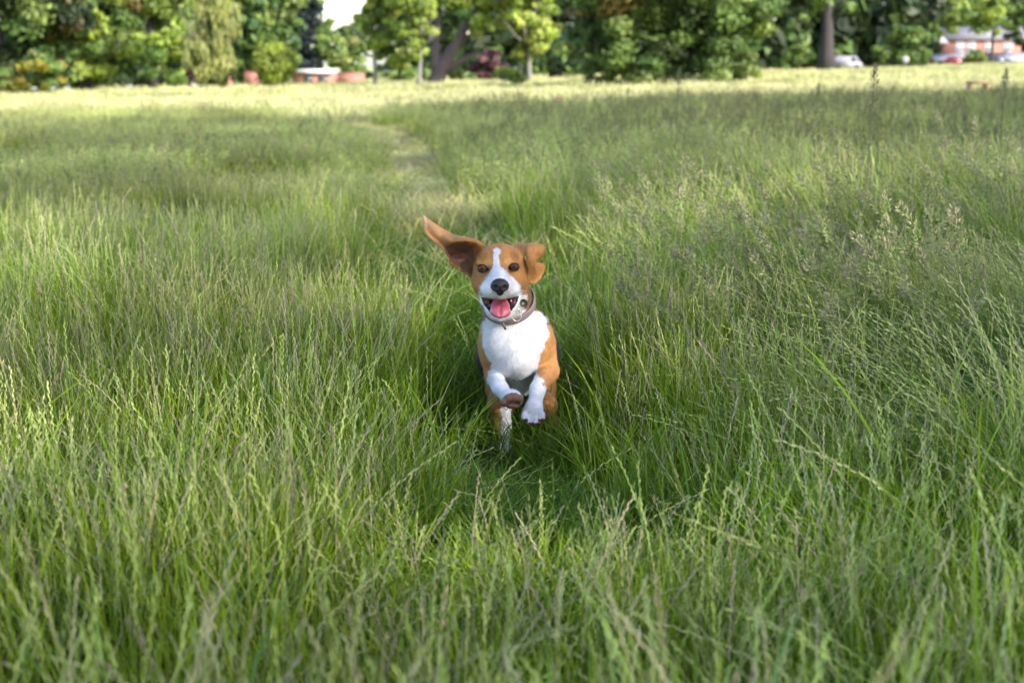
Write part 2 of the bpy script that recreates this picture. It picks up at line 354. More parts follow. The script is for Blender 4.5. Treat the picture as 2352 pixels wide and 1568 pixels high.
    T('leafy_bush', 'broad leafy green bush below the dark evergreens', 'bush', 2075, 150,
      [lobe_px(2075, 150, 2078, 100, 50, 48), lobe_px(2075, 150, 2020, 130, 34, 28), lobe_px(2075, 150, 2110, 130, 34, 26)], 80, 60, 0.28, MID, seed=22)
    T('leafy_bush', 'light green bush close to the foot of the tall dark trunk', 'bush', 1832, 140,
      [lobe_px(1832, 140, 1838, 125, 26, 32), lobe_px(1832, 140, 1812, 138, 18, 22)], 36, 60, 0.25, MID+LIGHT[:1], seed=23)
    T('leafy_bush', 'small green bush between the tall dark trunk and the white van', 'bush', 1915, 165,
      [lobe_px(1915, 165, 1918, 132, 34, 20)], 26, 60, 0.28, MID, seed=24)
    T('broadleaf_tree', 'green tree with sunlit yellow side overhanging the brick house', 'tree', 2235, 205,
      [lobe_px(2235, 205, 2200, 10, 80, 60), lobe_px(2235, 205, 2260, 20, 60, 60), lobe_px(2235, 205, 2165, 50, 40, 40), lobe_px(2235, 205, 2275, 60, 28, 30)], 120, 60, 0.4, MID+LIGHT, (8, 0.3), M_BARKD, seed=25)
    T('broadleaf_tree', 'dark green tree at the far right beyond the brick house', 'tree', 2340, 215,
      [lobe_px(2340, 215, 2330, 30, 50, 30), lobe_px(2340, 215, 2345, 80, 34, 40), lobe_px(2340, 215, 2300, 20, 50, 50)], 60, 60, 0.4, MID[:2]+DARK[2:], (8, 0.3), M_BARKD, seed=26)
    T('leafy_bush', 'rounded green bush in front of the white veranda', 'bush', 2237, 240,
      [lobe_px(2237, 240, 2237, 132, 28, 17)], 30, 60, 0.3, MID+LIGHT[:1], seed=27)
    # closing woodland behind, so that no bare horizon shows
    rng = np.random.default_rng(5); lob = []
    for k in range(31):
        u = -875 + k*115
        if 590 < u < 960: continue
        Y2 = 310 if u > 2000 else 170; c = P(u, 95 + rng.uniform(-20, 20), Y2); mm = mpp(Y2)
        lob.append((c[0], c[1], c[2], 110*mm, 60*mm, (120+rng.uniform(0, 30))*mm))
    V, Q, col = crown_mesh(rng, lob, 1500, 60, 1.0, DARK+MID[:1], blob=(0.22, 0.36))
    o = obj('woodland', make_mesh('woodland', V, Q, col=col, mat=M_CROWN)); tag(o, 'dark continuous woodland closing the view behind the nearer trees', 'woodland', kind='stuff')
    lob = []
    for k in range(80):
        u = -800 + k*27.5; Y2 = 116 + rng.uniform(-3, 5); c = P(u, 190, Y2); mm = mpp(Y2); z = float(H(c[0], Y2)); hh = rng.uniform(22, 50)*mm
        if 630 < u < 900: hh *= .6; Y2 += 30
        lob.append((c[0], Y2, z+hh*.7, 24*mm, 16*mm, hh))
    for k in range(26):
        u = 1740 + k*27.5; Y2 = 196 + rng.uniform(-4, 6); c = P(u, 160, Y2); mm = mpp(Y2); z = float(H(c[0], Y2)); hh = rng.uniform(14, 30)*mm
        if u > 2120: Y2 += 90
        lob.append((c[0], Y2, z+hh*.7, 24*mm, 16*mm, hh))
    V, Q, col = crown_mesh(rng, lob, 700, 50, 0.32, DARK+MID, blob=(0.3, 0.5)); V[:, 2] = np.maximum(V[:, 2], H(V[:, 0], V[:, 1]))
    o = obj('undergrowth', make_mesh('undergrowth', V, Q, col=col, mat=M_CROWN)); tag(o, 'mixed green undergrowth along the foot of the tree line', 'undergrowth', kind='stuff')
    # unseen tree crowns added beside the viewer to shade the meadow
    lob = []; rng = np.random.default_rng(8)
    for t in np.arange(-8, 31.1, 3.5):
        s = 24 + rng.uniform(-1, 1)
        x, y = s*0.77 + t*0.64, s*-0.64 + t*0.77
        h = 26
        lob += [(x, y, h*0.60, 5.4, 5.4, h*0.40), (x+1, y-1, h*0.26, 4.8, 4.8, h*0.26)]
    V, Q, col = crown_mesh(rng, lob, 3600, 14, 0.21, MID, blob=(0.22, 0.4))
    V[:, 2] = np.maximum(V[:, 2], 0.4)
    o = obj('wood', make_mesh('wood', V, Q, col=col, mat=M_CROWN)); tag(o, 'unseen belt of leafy crowns added to shade the long grass', 'wood', kind='stuff')
build_trees()

# ------------------------------------------------------------------ buildings and vehicles far off
def build_far():
    # low brick outbuilding with a white roof
    Y = 114; m = mpp(Y); c = P(720, 196, Y); r = empty('brick_outbuilding', (c[0], Y, float(H(c[0], Y))), 'low brick outbuilding with a flat white roof beside the round bush', 'building')
    w = 96*m; h = 1.0
    b = MB().box((0, 1.5, h/2), (w, 3, h)); b.build('wall', M_BRICKP, r)
    MB().box((0, 1.4, h+0.16), (w*0.98, 3.5, 0.32)).build('roof', M_WHITE, r)
    for dx in (-0.12, 0.22):
        MB().box((dx*w, -0.01, h*0.55), (0.7, 0.06, 0.5)).build('window', M_GLASS, r)
    c = P(806, 196, 114); r = tag(MB().box((0, 0, 0.45), (60*m, 0.35, 0.9)).box((0, 0, 0.95), (60*m+.1, 0.45, 0.1)).build('brick_wall', M_BRICKP, loc=(c[0], 114.3, float(H(c[0], 114.3)))),
        'plain brick garden wall extending from the white-roofed outbuilding', 'wall')
    for u, l, s in ((520, 'small pink brick pier below the pale willow', 30), (585, 'pink brick wall end partly hidden left of the round bush', 44)):
        c = P(u, 200, 108); mm = mpp(108)
        tag(MB().box((0, 0, 0.6), (s*mm, 0.4, 1.2)).box((0, 0, 1.24), (s*mm+.1, 0.5, 0.08)).build('brick_wall', M_BRICKP, loc=(c[0], 108, float(H(c[0], 108)))), l, 'wall')
    # brick house with white verandas
    Y = 262; m = mpp(Y); c = P(2240, 150, Y); z = float(H(c[0], Y)); r = empty('brick_house', (c[0], Y, z), 'red brick house with white window frames and white veranda roofs', 'house')
    X = lambda u: (u-2240)*m*1.02
    Zv = lambda v: P(2240, v, Y)[2] - z
    MB().box((0, 3, Zv(92)/2), (200*m, 6, Zv(92))).build('wall', M_BRICK, r)
    e = Zv(92)
    MB().prism([(-0.7, e), (3, e+2.4), (6.7, e)], 0, X(2130), X(2350)).build('roof', M_SLATE, r)
    for u0, u1 in ((2138, 2224), (2262, 2352)):
        MB().prism([(-3.2, Zv(141)), (-3.2, Zv(138)), (-0.01, Zv(121)), (-0.01, Zv(126))], 0, X(u0), X(u1)).build('veranda_roof', M_WHITE_DIM, r)
        for u in np.linspace(u0+4, u1-4, 4):
            MB().box((X(u), -2.9, Zv(140)/2), (0.22, 0.22, Zv(140))).build('post', M_WHITE_DIM, r)
    for u in (2204, 2228, 2268, 2310):
        f = MB()
        w, h0, h1 = 15*m, Zv(119), Zv(97)
        for dx in (-w/2, 0, w/2): f.box((X(u)+dx, -0.08, (h0+h1)/2), (0.2, 0.12, h1-h0))
        for hz in (h0, (h0+h1)/2, h1): f.box((X(u), -0.07, hz), (w+0.18, 0.1, 0.2))
        wf = f.build('window', M_WHITE, r)
        MB().box((X(u), -0.03, (h0+h1)/2), (w, 0.04, h1-h0)).build('pane', M_GLASS, wf)
    for u in (2160, 2195, 2290, 2325): MB().box((X(u), -0.04, Zv(148)), (1.3, 0.08, 0.9)).build('window', M_GLASS, r)
    MB().prism([(X(2130), Zv(100)), (X(2152), Zv(76)), (X(2176), Zv(100))], 1, -1.2, -0.2).build('gable', M_WHITE_DIM, r)
    # vehicles
    def car(u, Y, paint, label, name, length, height, van=False):
        c = P(u, 160, Y); r = empty(name, (c[0], Y, float(H(c[0], Y))), label, 'van' if van else 'car')
        L, hh = length/2, height
        if van: prof = [(-L, .3), (-L, hh-.1), (-L+.15, hh), (L*.55, hh), (L*.8, hh*.62), (L, hh*.5), (L, .3)]
        else: prof = [(-L, .3), (-L, hh*.6), (-L*.75, hh*.66), (-L*.5, hh), (L*.2, hh), (L*.5, hh*.66), (L*.95, hh*.55), (L, .3)]
        MB().prism(prof, 1, -0.85, 0.85).build('body', paint, r)
        g = [(-L*.62, hh*.66), (-L*.45, hh*.93), (L*.15, hh*.93), (L*.4, hh*.66)] if not van else [(L*.2, hh*.62), (L*.2, hh*.93), (L*.5, hh*.93), (L*.72, hh*.62)]
        MB().prism(g, 1, -0.87, 0.87).build('window', M_GLASS, r)
        for dx in (-L*.62, L*.62):
            for dy in (-.8, .8):
                th = np.linspace(0, 2*np.pi, 16, endpoint=False)
                MB().prism([(dx+.32*math.cos(a), .32+.32*math.sin(a)) for a in th], 1, dy-.1, dy+.1).build('wheel', M_RUBBER, r)
        return r
    car(1944, 158, M_WHITE_DIM, 'white van parked under the dark evergreens', 'parked_van', 3.0, 1.55, True)
    car(2007, 185, flat_mat('silver paint', (0.2, 0.21, 0.24), 0.25, 0.05, 2, metal=.5), 'silver car parked right of the white van', 'parked_car', 3.4, 1.4)
    car(2193, 246, flat_mat('red paint', (0.22, 0.015, 0.025), 0.25, 0.05, 2), 'red car parked before the white veranda', 'parked_car', 3.8, 1.4)
    car(2291, 246, flat_mat('dark blue paint', (0.03, 0.04, 0.08), 0.2, 0.05, 2), 'dark car parked at the right end of the veranda', 'parked_car', 3.8, 1.4)
    # disc on a post, added to stand for a blurred round highlight
    Y = 140; c = P(2079, 138, Y); z = float(H(c[0], Y)); r = empty('highlight_disc', (c[0], Y, z), 'white disc on a thin post standing in for a blurred highlight', 'sign')
    h = c[2]-z
    MB().tube([(0, 0, 0), (0, 0, h-.2)], .04, 8).build('post', M_SLATE, r)
    th = np.linspace(0, 2*np.pi, 24, endpoint=False)
    MB().prism([(.34*math.cos(a), h+.34*math.sin(a)) for a in th], 1, -.05, -.01).build('disc', M_WHITE_DIM, r)
    # wooden bench in the grass
    Y = 36; c = P(2246, 190, Y); z = float(H(c[0], Y)); r = empty('wooden_bench', (c[0], Y, z), 'plain brown wooden bench half hidden by the tall grass', 'bench')
    h = max(c[2]-z, .35); w = 46*mpp(Y)
    MB().box((0, 0, h), (w, .3, .06)).build('seat', M_WOOD, r)
    for s in (-1, 1): MB().box((s*w*.4, 0, (h-.03)/2), (.08, .24, h-.03)).build('leg', M_WOOD, r)
build_far()

# ------------------------------------------------------------------ grass
def blades(rng, n, rad, h, lean, bend, w, c0, c1, K=5, lean_dir=None, dir_spread=np.pi, cvar=0.34):
    a = rng.uniform(0, 2*np.pi, n); r = rad*np.sqrt(rng.uniform(0, 1, n))
    bx, by = r*np.cos(a), r*np.sin(a)
    hh = rng.uniform(*h, n); ph = (lean_dir if lean_dir is not None else 0) + rng.uniform(-dir_spread, dir_spread, n)
    le = rng.uniform(*lean, n); be = rng.uniform(*bend, n); ww = rng.uniform(*w, n)/2
    t = np.linspace(0, 1, K+1)
    out = le[:, None]*t + be[:, None]*t**2.2
    zz = t - 0.42*be[:, None]*t**3 - 0.12*le[:, None]*t
    X = bx[:, None] + hh[:, None]*out*np.cos(ph)[:, None]; Yy = by[:, None] + hh[:, None]*out*np.sin(ph)[:, None]; Z = hh[:, None]*zz
    spine = np.stack([X, Yy, Z], -1)
    sa = rng.uniform(0, np.pi, n)[:, None] + t*rng.uniform(-1, 1, n)[:, None]
    side = np.stack([np.cos(sa), np.sin(sa), np.zeros_like(sa)], -1)
    prof = np.minimum(1, 1.15*(1-t)**0.55 + 0.03)
    wd = ww[:, None]*prof
    V = np.stack([spine-side*wd[..., None], spine+side*wd[..., None]], 2).reshape(-1, 3)
    base = (np.arange(n)*(K+1)*2)[:, None] + np.arange(K)*2
    Q = np.stack([base, base+1, base+3, base+2], -1).reshape(-1, 4)
    c0, c1 = np.array(c0), np.array(c1)
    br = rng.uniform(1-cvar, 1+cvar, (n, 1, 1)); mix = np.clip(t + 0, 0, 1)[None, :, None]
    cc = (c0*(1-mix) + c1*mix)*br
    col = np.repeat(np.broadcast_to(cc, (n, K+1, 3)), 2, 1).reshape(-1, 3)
    return spine, (V, Q, col)
def diamonds(pos, axis, side, l, w, col):
    n = len(pos); l = np.broadcast_to(l, n)[:, None]; w = np.broadcast_to(w, n)[:, None]
    V = np.stack([pos, pos+axis*l*0.45+side*w/2, pos+axis*l, pos+axis*l*0.45-side*w/2], 1).reshape(-1, 3)
    return V, np.arange(4*n).reshape(-1, 4), np.repeat(col, 4, 0)
def unit(a): return a/(np.linalg.norm(a, axis=-1, keepdims=True)+1e-9)
def along(spine, t):
    """points and tangents at parameter t (per stem, m samples) of polyline stems"""
    n, K1, _ = spine.shape; f = t*(K1-1); i = np.clip(np.floor(f).astype(int), 0, K1-2); fr = (f-i)[..., None]
    r = np.arange(n)[:, None]
    a, b = spine[r, i], spine[r, i+1]
    return a*(1-fr)+b*fr, unit(b-a)
def rye_heads(rng, spine, m=17, t0=0.66, l=0.015, w=0.0026, c=(0.38, 0.46, 0.11), c2=(0.38, 0.33, 0.18)):
    n = len(spine); t = np.linspace(t0, 0.99, m)[None, :] + np.zeros((n, 1))
    p, tg = along(spine, t)
    s0 = unit(np.cross(tg, rng.normal(size=(n, 1, 3)))); sg = np.where(np.arange(m) % 2, 1.0, -1.0)[None, :, None]
    ax = unit(tg + sg*s0*0.13 + 0.05*rng.normal(size=p.shape)); sd = unit(np.cross(ax, np.cross(s0, tg)) + 0.3*rng.normal(size=p.shape))
    mixc = rng.uniform(0, 1, (n, 1, 1)); col = (np.array(c)*(1-mixc)+np.array(c2)*mixc)*rng.uniform(0.8, 1.2, (n, m, 1))
    return diamonds(p.reshape(-1, 3), ax.reshape(-1, 3), sd.reshape(-1, 3), l, w, col.reshape(-1, 3))
def panicle(rng, spine, m=22, t0=0.72, spread=0.020, c=(0.22, 0.19, 0.09), c2=(0.19, 0.27, 0.05), l=0.006, w=0.003):
    n = len(spine); t = rng.uniform(t0, 1.0, (n, m)); p, tg = along(spine, t)
    d = unit(rng.normal(size=p.shape)); off = d*(spread*(1.08-t)/(1-t0))[..., None]*rng.uniform(0.2, 1, (n, m, 1))
    p2 = p + off; ax = unit(tg+0.6*d); sd = unit(np.cross(ax, rng.normal(size=p.shape)))
    mixc = rng.uniform(0, 1, (n, 1, 1)); col = (np.array(c)*(1-mixc)+np.array(c2)*mixc)*rng.uniform(0.8, 1.25, (n, m, 1))
    return diamonds(p2.reshape(-1, 3), ax.reshape(-1, 3), sd.reshape(-1, 3), l, w, col.reshape(-1, 3))
def cocksfoot(rng, spine, clumps=6, m=26, c=(0.24, 0.30, 0.09), c2=(0.33, 0.28, 0.16)):
    n = len(spine); out = []
    sd0 = unit(rng.normal(size=(n, 3)))
    for k in range(clumps):
        tk = np.full((n, 1), 0.70 + 0.055*k); p, tg = along(spine, tk)
        cc = p[:, 0] + sd0*(0.03*(1-k/clumps))*rng.uniform(0.3, 1.0, (n, 1))
        d = unit(rng.normal(size=(n, m, 3))); ax = unit(tg*1.1 + d)
        pos = cc[:, None] + d*0.009 + tg*rng.uniform(-0.012, 0.012, (n, m, 1))
        mixc = rng.uniform(0, 1, (n, 1, 1)); col = (np.array(c)*(1-mixc)+np.array(c2)*mixc)*rng.uniform(0.75, 1.25, (n, m, 1))
        out.append(diamonds(pos.reshape(-1, 3), ax.reshape(-1, 3), unit(np.cross(ax, rng.normal(size=ax.shape))).reshape(-1, 3), 0.013, 0.0055, col.reshape(-1, 3)))
    return out
def merge(parts):
    V, Q, Cc, n = [], [], [], 0
    for v, q, c in parts: V.append(v); Q.append(q+n); Cc.append(c); n += len(v)
    return np.concatenate(V), np.concatenate(Q), np.concatenate(Cc)

G0, G1 = (0.058, 0.102, 0.004), (0.245, 0.330, 0.018)        # leaf blades, foot to tip; shade at the foot is in the colour
G2 = (0.135, 0.235, 0.048)                                     # greyer blue leaf
S0, S1 = (0.105, 0.175, 0.010), (0.27, 0.335, 0.055)            # stems
DRY0, DRY1 = (0.38, 0.34, 0.11), (0.66, 0.56, 0.25)
kinds = bpy.data.collections.new('grass tufts')
def tuft(parts):
    V, Q, col = merge(parts)
    o = bpy.data.objects.new('grass_tuft.%03d' % len(kinds.objects), make_mesh('grass_tuft', V, Q, col=col, mat=M_GRASS))
    kinds.objects.link(o); return len(kinds.objects)-1
def make_tufts():
    K = {}
    r = np.random.default_rng(3)
    K['rye'] = []
    for i in range(6):
        ps = []
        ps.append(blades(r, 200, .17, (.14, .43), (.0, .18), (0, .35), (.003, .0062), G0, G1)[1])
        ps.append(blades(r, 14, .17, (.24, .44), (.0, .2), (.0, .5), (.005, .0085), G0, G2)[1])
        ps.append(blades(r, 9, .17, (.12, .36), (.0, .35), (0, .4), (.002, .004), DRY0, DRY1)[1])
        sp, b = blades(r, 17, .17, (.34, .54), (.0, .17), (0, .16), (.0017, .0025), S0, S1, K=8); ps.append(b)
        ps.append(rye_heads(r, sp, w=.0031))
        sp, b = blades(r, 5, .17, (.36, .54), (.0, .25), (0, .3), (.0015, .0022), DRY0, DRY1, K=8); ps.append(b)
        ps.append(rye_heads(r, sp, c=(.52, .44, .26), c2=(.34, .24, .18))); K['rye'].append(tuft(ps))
    K['broad'] = []
    for i in range(3):
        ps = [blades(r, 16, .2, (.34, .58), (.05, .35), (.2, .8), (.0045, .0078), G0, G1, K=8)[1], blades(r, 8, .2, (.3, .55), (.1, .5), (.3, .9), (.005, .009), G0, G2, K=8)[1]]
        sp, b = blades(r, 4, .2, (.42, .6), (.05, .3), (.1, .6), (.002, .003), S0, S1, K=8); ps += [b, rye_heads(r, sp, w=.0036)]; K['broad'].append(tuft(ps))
    K['bent'] = []
    for i in range(3):
        ps = []
        ps.append(blades(r, 120, .18, (.16, .42), (.0, .35), (.1, .8), (.0024, .0046), G0, G2)[1])
        sp, b = blades(r, 5, .18, (.36, .56), (.05, .3), (.05, .5), (.0014, .002), S0, S1, K=8, lean_dir=0, dir_spread=1.3); ps.append(b)
        ps.append(panicle(r, sp)); 
        sp, b = blades(r, 22, .18, (.34, .54), (.1, .5), (.05, .45), (.0016, .0024), S0, S1, K=8, lean_dir=0, dir_spread=.9); ps.append(b)
        ps.append(rye_heads(r, sp)); K['bent'].append(tuft(ps))
    K['cock'] = []
    for i in range(3):
        ps = []
        ps.append(blades(r, 80, .18, (.2, .44), (.05, .35), (.1, .9), (.004, .0075), G0, G2)[1])
        sp, b = blades(r, 7, .18, (.44, .66), (.05, .35), (.1, .5), (.0024, .0034), S0, S1, K=8, lean_dir=0, dir_spread=1.4); ps.append(b)
        ps += cocksfoot(r, sp)
        sp, b = blades(r, 3, .18, (.36, .55), (.05, .35), (.05, .5), (.0014, .002), S0, S1, K=8, lean_dir=0, dir_spread=1.3); ps.append(b)
        ps.append(panicle(r, sp)); K['cock'].append(tuft(ps))
    K['arch'] = []
    for i in range(3):                                          # leaning and flattened stems
        ps = []
        ps.append(blades(r, 70, .2, (.2, .4), (.3, .8), (.4, 1.1), (.003, .0055), G0, G2, lean_dir=0, dir_spread=.8)[1])
        sp, b = blades(r, 18, .2, (.34, .55), (.3, .8), (.2, .8), (.0018, .0026), S0, S1, K=8, lean_dir=0, dir_spread=.7); ps.append(b)
        ps.append(rye_heads(r, sp)); K['arch'].append(tuft(ps))
    K['short'] = []
    for i in range(3):
        ps = []
        ps.append(blades(r, 260, .19, (.06, .21), (.0, .5), (0, .7), (.0028, .005), (0.060, 0.115, 0.006), (0.145, 0.235, 0.022))[1])
        sp, b = blades(r, 5, .17, (.16, .3), (.1, .6), (.1, .6), (.0016, .0024), S0, S1, K=7); ps.append(b)
        ps.append(rye_heads(r, sp, m=12)); K['short'].append(tuft(ps))
    K['dry'] = []
    for i in range(2):
        ps = []
        ps.append(blades(r, 170, .34, (.06, .22), (.1, .8), (0, .9), (.005, .009), (0.28, 0.31, 0.05), (0.56, 0.54, 0.17))[1])
        ps.append(blades(r, 110, .34, (.1, .30), (.2, 1.0), (.1, .9), (.004, .008), DRY0, DRY1)[1])
        K['dry'].append(tuft(ps))
    K['far'] = []
    for i in range(4):
        ps = []
        ps.append(blades(r, 110, .34, (.16, .36), (0, .3), (0, .6), (.005, .009), G0, G1, K=3)[1])
        ps.append(blades(r, 24, .34, (.2, .46), (0, .35), (0, .5), (.004, .007), DRY0, DRY1, K=3)[1]); sp, b = blades(r, 46, .34, (.34, .54), (0, .3), (0, .4), (.003, .0045), S0, S1, K=5); ps.append(b)
        ps.append(panicle(r, sp, m=14, l=.016, w=.007, spread=.03, c=(.33, .28, .15), c2=(.27, .35, .08))); K['far'].append(tuft(ps))
    K['spike'] = []
    for i in range(2):
        ps = []
        ps.append(blades(r, 50, .3, (.2, .4), (0, .3), (0, .6), (.005, .008), G0, G1, K=3)[1])
        sp, b = blades(r, 10, .3, (.46, .70), (0, .14), (0, .2), (.0035, .005), (.05, .085, .012), (.11, .14, .045), K=6); ps.append(b)
        ps.append(panicle(r, sp, m=34, t0=.74, l=.014, w=.006, spread=.016, c=(.15, .13, .07), c2=(.17, .20, .06))); K['spike'].append(tuft(ps))
    K['pasture'] = []
    for i in range(3):
        ps = []
        ps.append(blades(r, 170, .8, (.08, .22), (0, .4), (0, .6), (.012, .022), (0.22, 0.26, 0.06), (0.36, 0.37, 0.15), K=2)[1])
        ps.append(blades(r, 90, .8, (.16, .32), (0, .4), (0, .5), (.008, .016), (0.30, 0.30, 0.12), (0.48, 0.44, 0.25), K=2)[1])
        K['pasture'].append(tuft(ps))
    return K
def scatter(name, pts, rot, scl, idx, label):
    me = bpy.data.meshes.new(name); me.vertices.add(len(pts)); me.vertices.foreach_set('co', np.ascontiguousarray(pts, np.float32).ravel())
    for n, ty, arr in (('rot', 'FLOAT_VECTOR', rot), ('scl', 'FLOAT_VECTOR', scl)):
        a = me.attributes.new(n, ty, 'POINT'); a.data.foreach_set('vector', np.ascontiguousarray(arr, np.float32).ravel())
    a = me.attributes.new('idx', 'INT', 'POINT'); a.data.foreach_set('value', np.ascontiguousarray(idx, np.int32))
    o = obj(name, me); tag(o, label, 'grass', kind='stuff')
    g = bpy.data.node_groups.new(name, 'GeometryNodeTree')
    g.interface.new_socket('Geometry', in_out='INPUT', socket_type='NodeSocketGeometry'); g.interface.new_socket('Geometry', in_out='OUTPUT', socket_type='NodeSocketGeometry')
    N = g.nodes.new; gi, go = N('NodeGroupInput'), N('NodeGroupOutput')
    ci = N('GeometryNodeCollectionInfo'); ci.inputs['Collection'].default_value = kinds; ci.inputs['Separate Children'].default_value = True; ci.inputs['Reset Children'].default_value = True
    def at(nm, ty):
        n = N('GeometryNodeInputNamedAttribute'); n.data_type = ty; n.inputs['Name'].default_value = nm
        return [s for s in n.outputs if s.enabled and s.name == 'Attribute'][0]
    er = N('FunctionNodeEulerToRotation'); ip = N('GeometryNodeInstanceOnPoints'); ip.inputs['Pick Instance'].default_value = True
    k = g.links.new
    k(at('rot', 'FLOAT_VECTOR'), er.inputs[0]); k(gi.outputs[0], ip.inputs['Points']); k(ci.outputs[0], ip.inputs['Instance'])
    k(at('idx', 'INT'), ip.inputs['Instance Index']); k(er.outputs[0], ip.inputs['Rotation']); k(at('scl', 'FLOAT_VECTOR'), ip.inputs['Scale'])
    k(ip.outputs[0], go.inputs[0])
    md = o.modifiers.new('scatter', 'NODES'); md.node_group = g
    return o
def vnoise(x, y, s, seed=0):
    """smooth value noise 0..1"""
    x = np.asarray(x)*s; y = np.asarray(y)*s
    i, j = np.floor(x).astype(np.int64), np.floor(y).astype(np.int64); fx, fy = x-i, y-j
    fx = fx*fx*(3-2*fx); fy = fy*fy*(3-2*fy)
    def h(a, b):
        n = (a*374761393 + b*668265263 + seed*1442695041) & 0x7fffffff
        n = ((n ^ (n >> 13))*1274126177) & 0x7fffffff
        return ((n ^ (n >> 16)) & 0xffff)/65535.0
    return (h(i, j)*(1-fx)+h(i+1, j)*fx)*(1-fy) + (h(i, j+1)*(1-fx)+h(i+1, j+1)*fx)*fy
def build_grass():
    K = make_tufts(); r = np.random.default_rng(21)
    P_, R_, S_, I_ = [], [], [], []
    def emit(x, y, idx, sxy, sz, rz, tilt=0.08):
        n = len(x)
        P_.append(np.stack([x, y, H(x, y)-0.005], 1)); R_.append(np.stack([r.normal(0, tilt, n), r.normal(0, tilt, n), rz], 1))
        S_.append(np.stack([sxy, sxy, sz], 1)); I_.append(idx)
    def sample(y0, y1, dens, margin=1.5):
        area = (y1-y0)*(0.40*(y0+y1)+2*margin); n = int(area*dens)
        y = r.uniform(y0, y1, n*2); keep = r.uniform(0, 1, n*2) < (0.4*y+margin)/(0.4*y1+margin); y = y[keep][:n]
        x = r.uniform(-1, 1, len(y))*(0.40*y+margin); return x, y
    def pick(n, names):
        a = np.concatenate([np.array(K[k]) for k in names]); return a[r.integers(0, len(a), n)]
    for y0, y1, dens in ((0.85, 2.2, 36), (2.2, 5.0, 42), (5.0, 9.0, 24)):
        x, y = sample(y0, y1, dens); n = len(x)
        d = np.abs(x-path_x(y)); pw = 0.17 + 0.05*vnoise(x, y, 1.1, 5) + .10*np.clip((y-4)/1.5, 0, 1); side = np.clip((d-pw)/0.22, 0, 1)
        right = np.clip((x-path_x(y)-0.45)/0.8, 0, 1)
        hn = vnoise(x, y, 1.6, 1); hn2 = vnoise(x, y, 0.6, 2)
        side = np.maximum(side, np.clip((2.55-y)/.35, 0, 1)*.8); sz = (0.50 + 0.45*side)*(0.74+0.40*hn)*(.9+.2*vnoise(x, y, 4.0, 17))*(1+0.12*right+0.26*right*hn2)*(1.12-0.12*np.clip((y-1)/1.5, 0, 1))
        idx = pick(n, ['rye'])
        u = r.uniform(0, 1, n)
        rt = (right > .25); idx = np.where(rt & (u < .55), pick(n, ['bent']), idx); idx = np.where(rt & (u > .80) & (y > 3.4) & (y < 7.5), pick(n, ['cock']), idx)
        nearpath = (y > 5.5) & (r.uniform(0, 1, n) < (y-5.5)/4); lay = vnoise(x, y, 1.0, 9)*(0.25+right) > .70
        idx = np.where(lay & (u > .35), pick(n, ['arch']), idx)
        idx = np.where((~rt) & (u < .14), pick(n, ['bent']), idx)
        pth = side < .35; idx = np.where(pth, pick(n, ['short']), idx); sz = np.where(pth, np.where((y > 2.7) & (y < 3.7), .72, 1.1)+0.25*hn, sz); idx = np.where(pth & nearpath, pick(n, ['dry']), idx)
        rz = r.uniform(0, 2*np.pi, n); rz = np.where(rt | lay, np.pi + r.normal(0, .55, n), rz)
        emit(x, y, idx, r.uniform(.9, 1.15, n), sz, rz)
    x, y = sample(0.72, 1.35, 26, .7); n = len(x); emit(x, y, pick(n, ['rye', 'arch']), r.uniform(1.0, 1.3, n), r.uniform(.95, 1.2, n), r.uniform(0, 6.28, n), .14)
    x, y = sample(0.8, 2.9, 6, 1.0); k = np.abs(x-path_x(y)) > .55; x, y = x[k], y[k]; n = len(x)
    emit(x, y, pick(n, ['broad']), r.uniform(.9, 1.2, n), r.uniform(.8, 1.1, n), np.where(x > .3, np.pi+r.normal(0, .8, n), r.uniform(0, 6.28, n)), .1)
    # middle distance up to the end of the long grass
    x, y = sample(8.6, 33, 11, 2.5); n = len(x)
    edge = 27 + 3*vnoise(x, y, .25, 4) + 2.0*(x < path_x(y))
    keep = y < edge; x, y = x[keep], y[keep]; n = len(x)
    d = np.abs(x-path_x(y)); side = np.clip((d-0.17-0.006*y)/(0.22+0.022*y), 0, 1); hn = vnoise(x, y, .7, 1); right = np.clip((x-path_x(y))/3, 0, 1)
    idx = pick(n, ['far']); u = r.uniform(0, 1, n)
    idx = np.where(side < .35+.35*r.uniform(0, 1, n), pick(n, ['dry']), idx)
    idx = np.where((side >= .5) & (vnoise(x, y, .5, 7) > .78) & (x < 0), pick(n, ['dry']), idx)
    idx = np.where((side > .9) & (u < .08+.34*right), pick(n, ['spike']), idx)
    sz = (0.47+0.41*side)*(.82+.3*hn)*(1+.06*right)
    emit(x, y, idx, r.uniform(.9, 1.3, n), sz, r.uniform(0, 2*np.pi, n))
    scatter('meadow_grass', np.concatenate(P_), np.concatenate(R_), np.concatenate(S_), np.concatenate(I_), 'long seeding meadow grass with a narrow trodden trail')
    P_.clear(); R_.clear(); S_.clear(); I_.clear()
    x, y = sample(26, 60, 1.5, 4); emit(x, y, pick(len(x), ['pasture']), r.uniform(.9, 1.4, len(x)), r.uniform(.7, 1.2, len(x)), r.uniform(0, 6.28, len(x)))
    x, y = sample(60, 200, .28, 4); emit(x, y, pick(len(x), ['pasture']), r.uniform(1.5, 2.5, len(x)), r.uniform(.8, 1.5, len(x)), r.uniform(0, 6.28, len(x)))
    scatter('pasture_grass', np.concatenate(P_), np.concatenate(R_), np.concatenate(S_), np.concatenate(I_), 'pale sunlit pasture grass stretching to the trees')
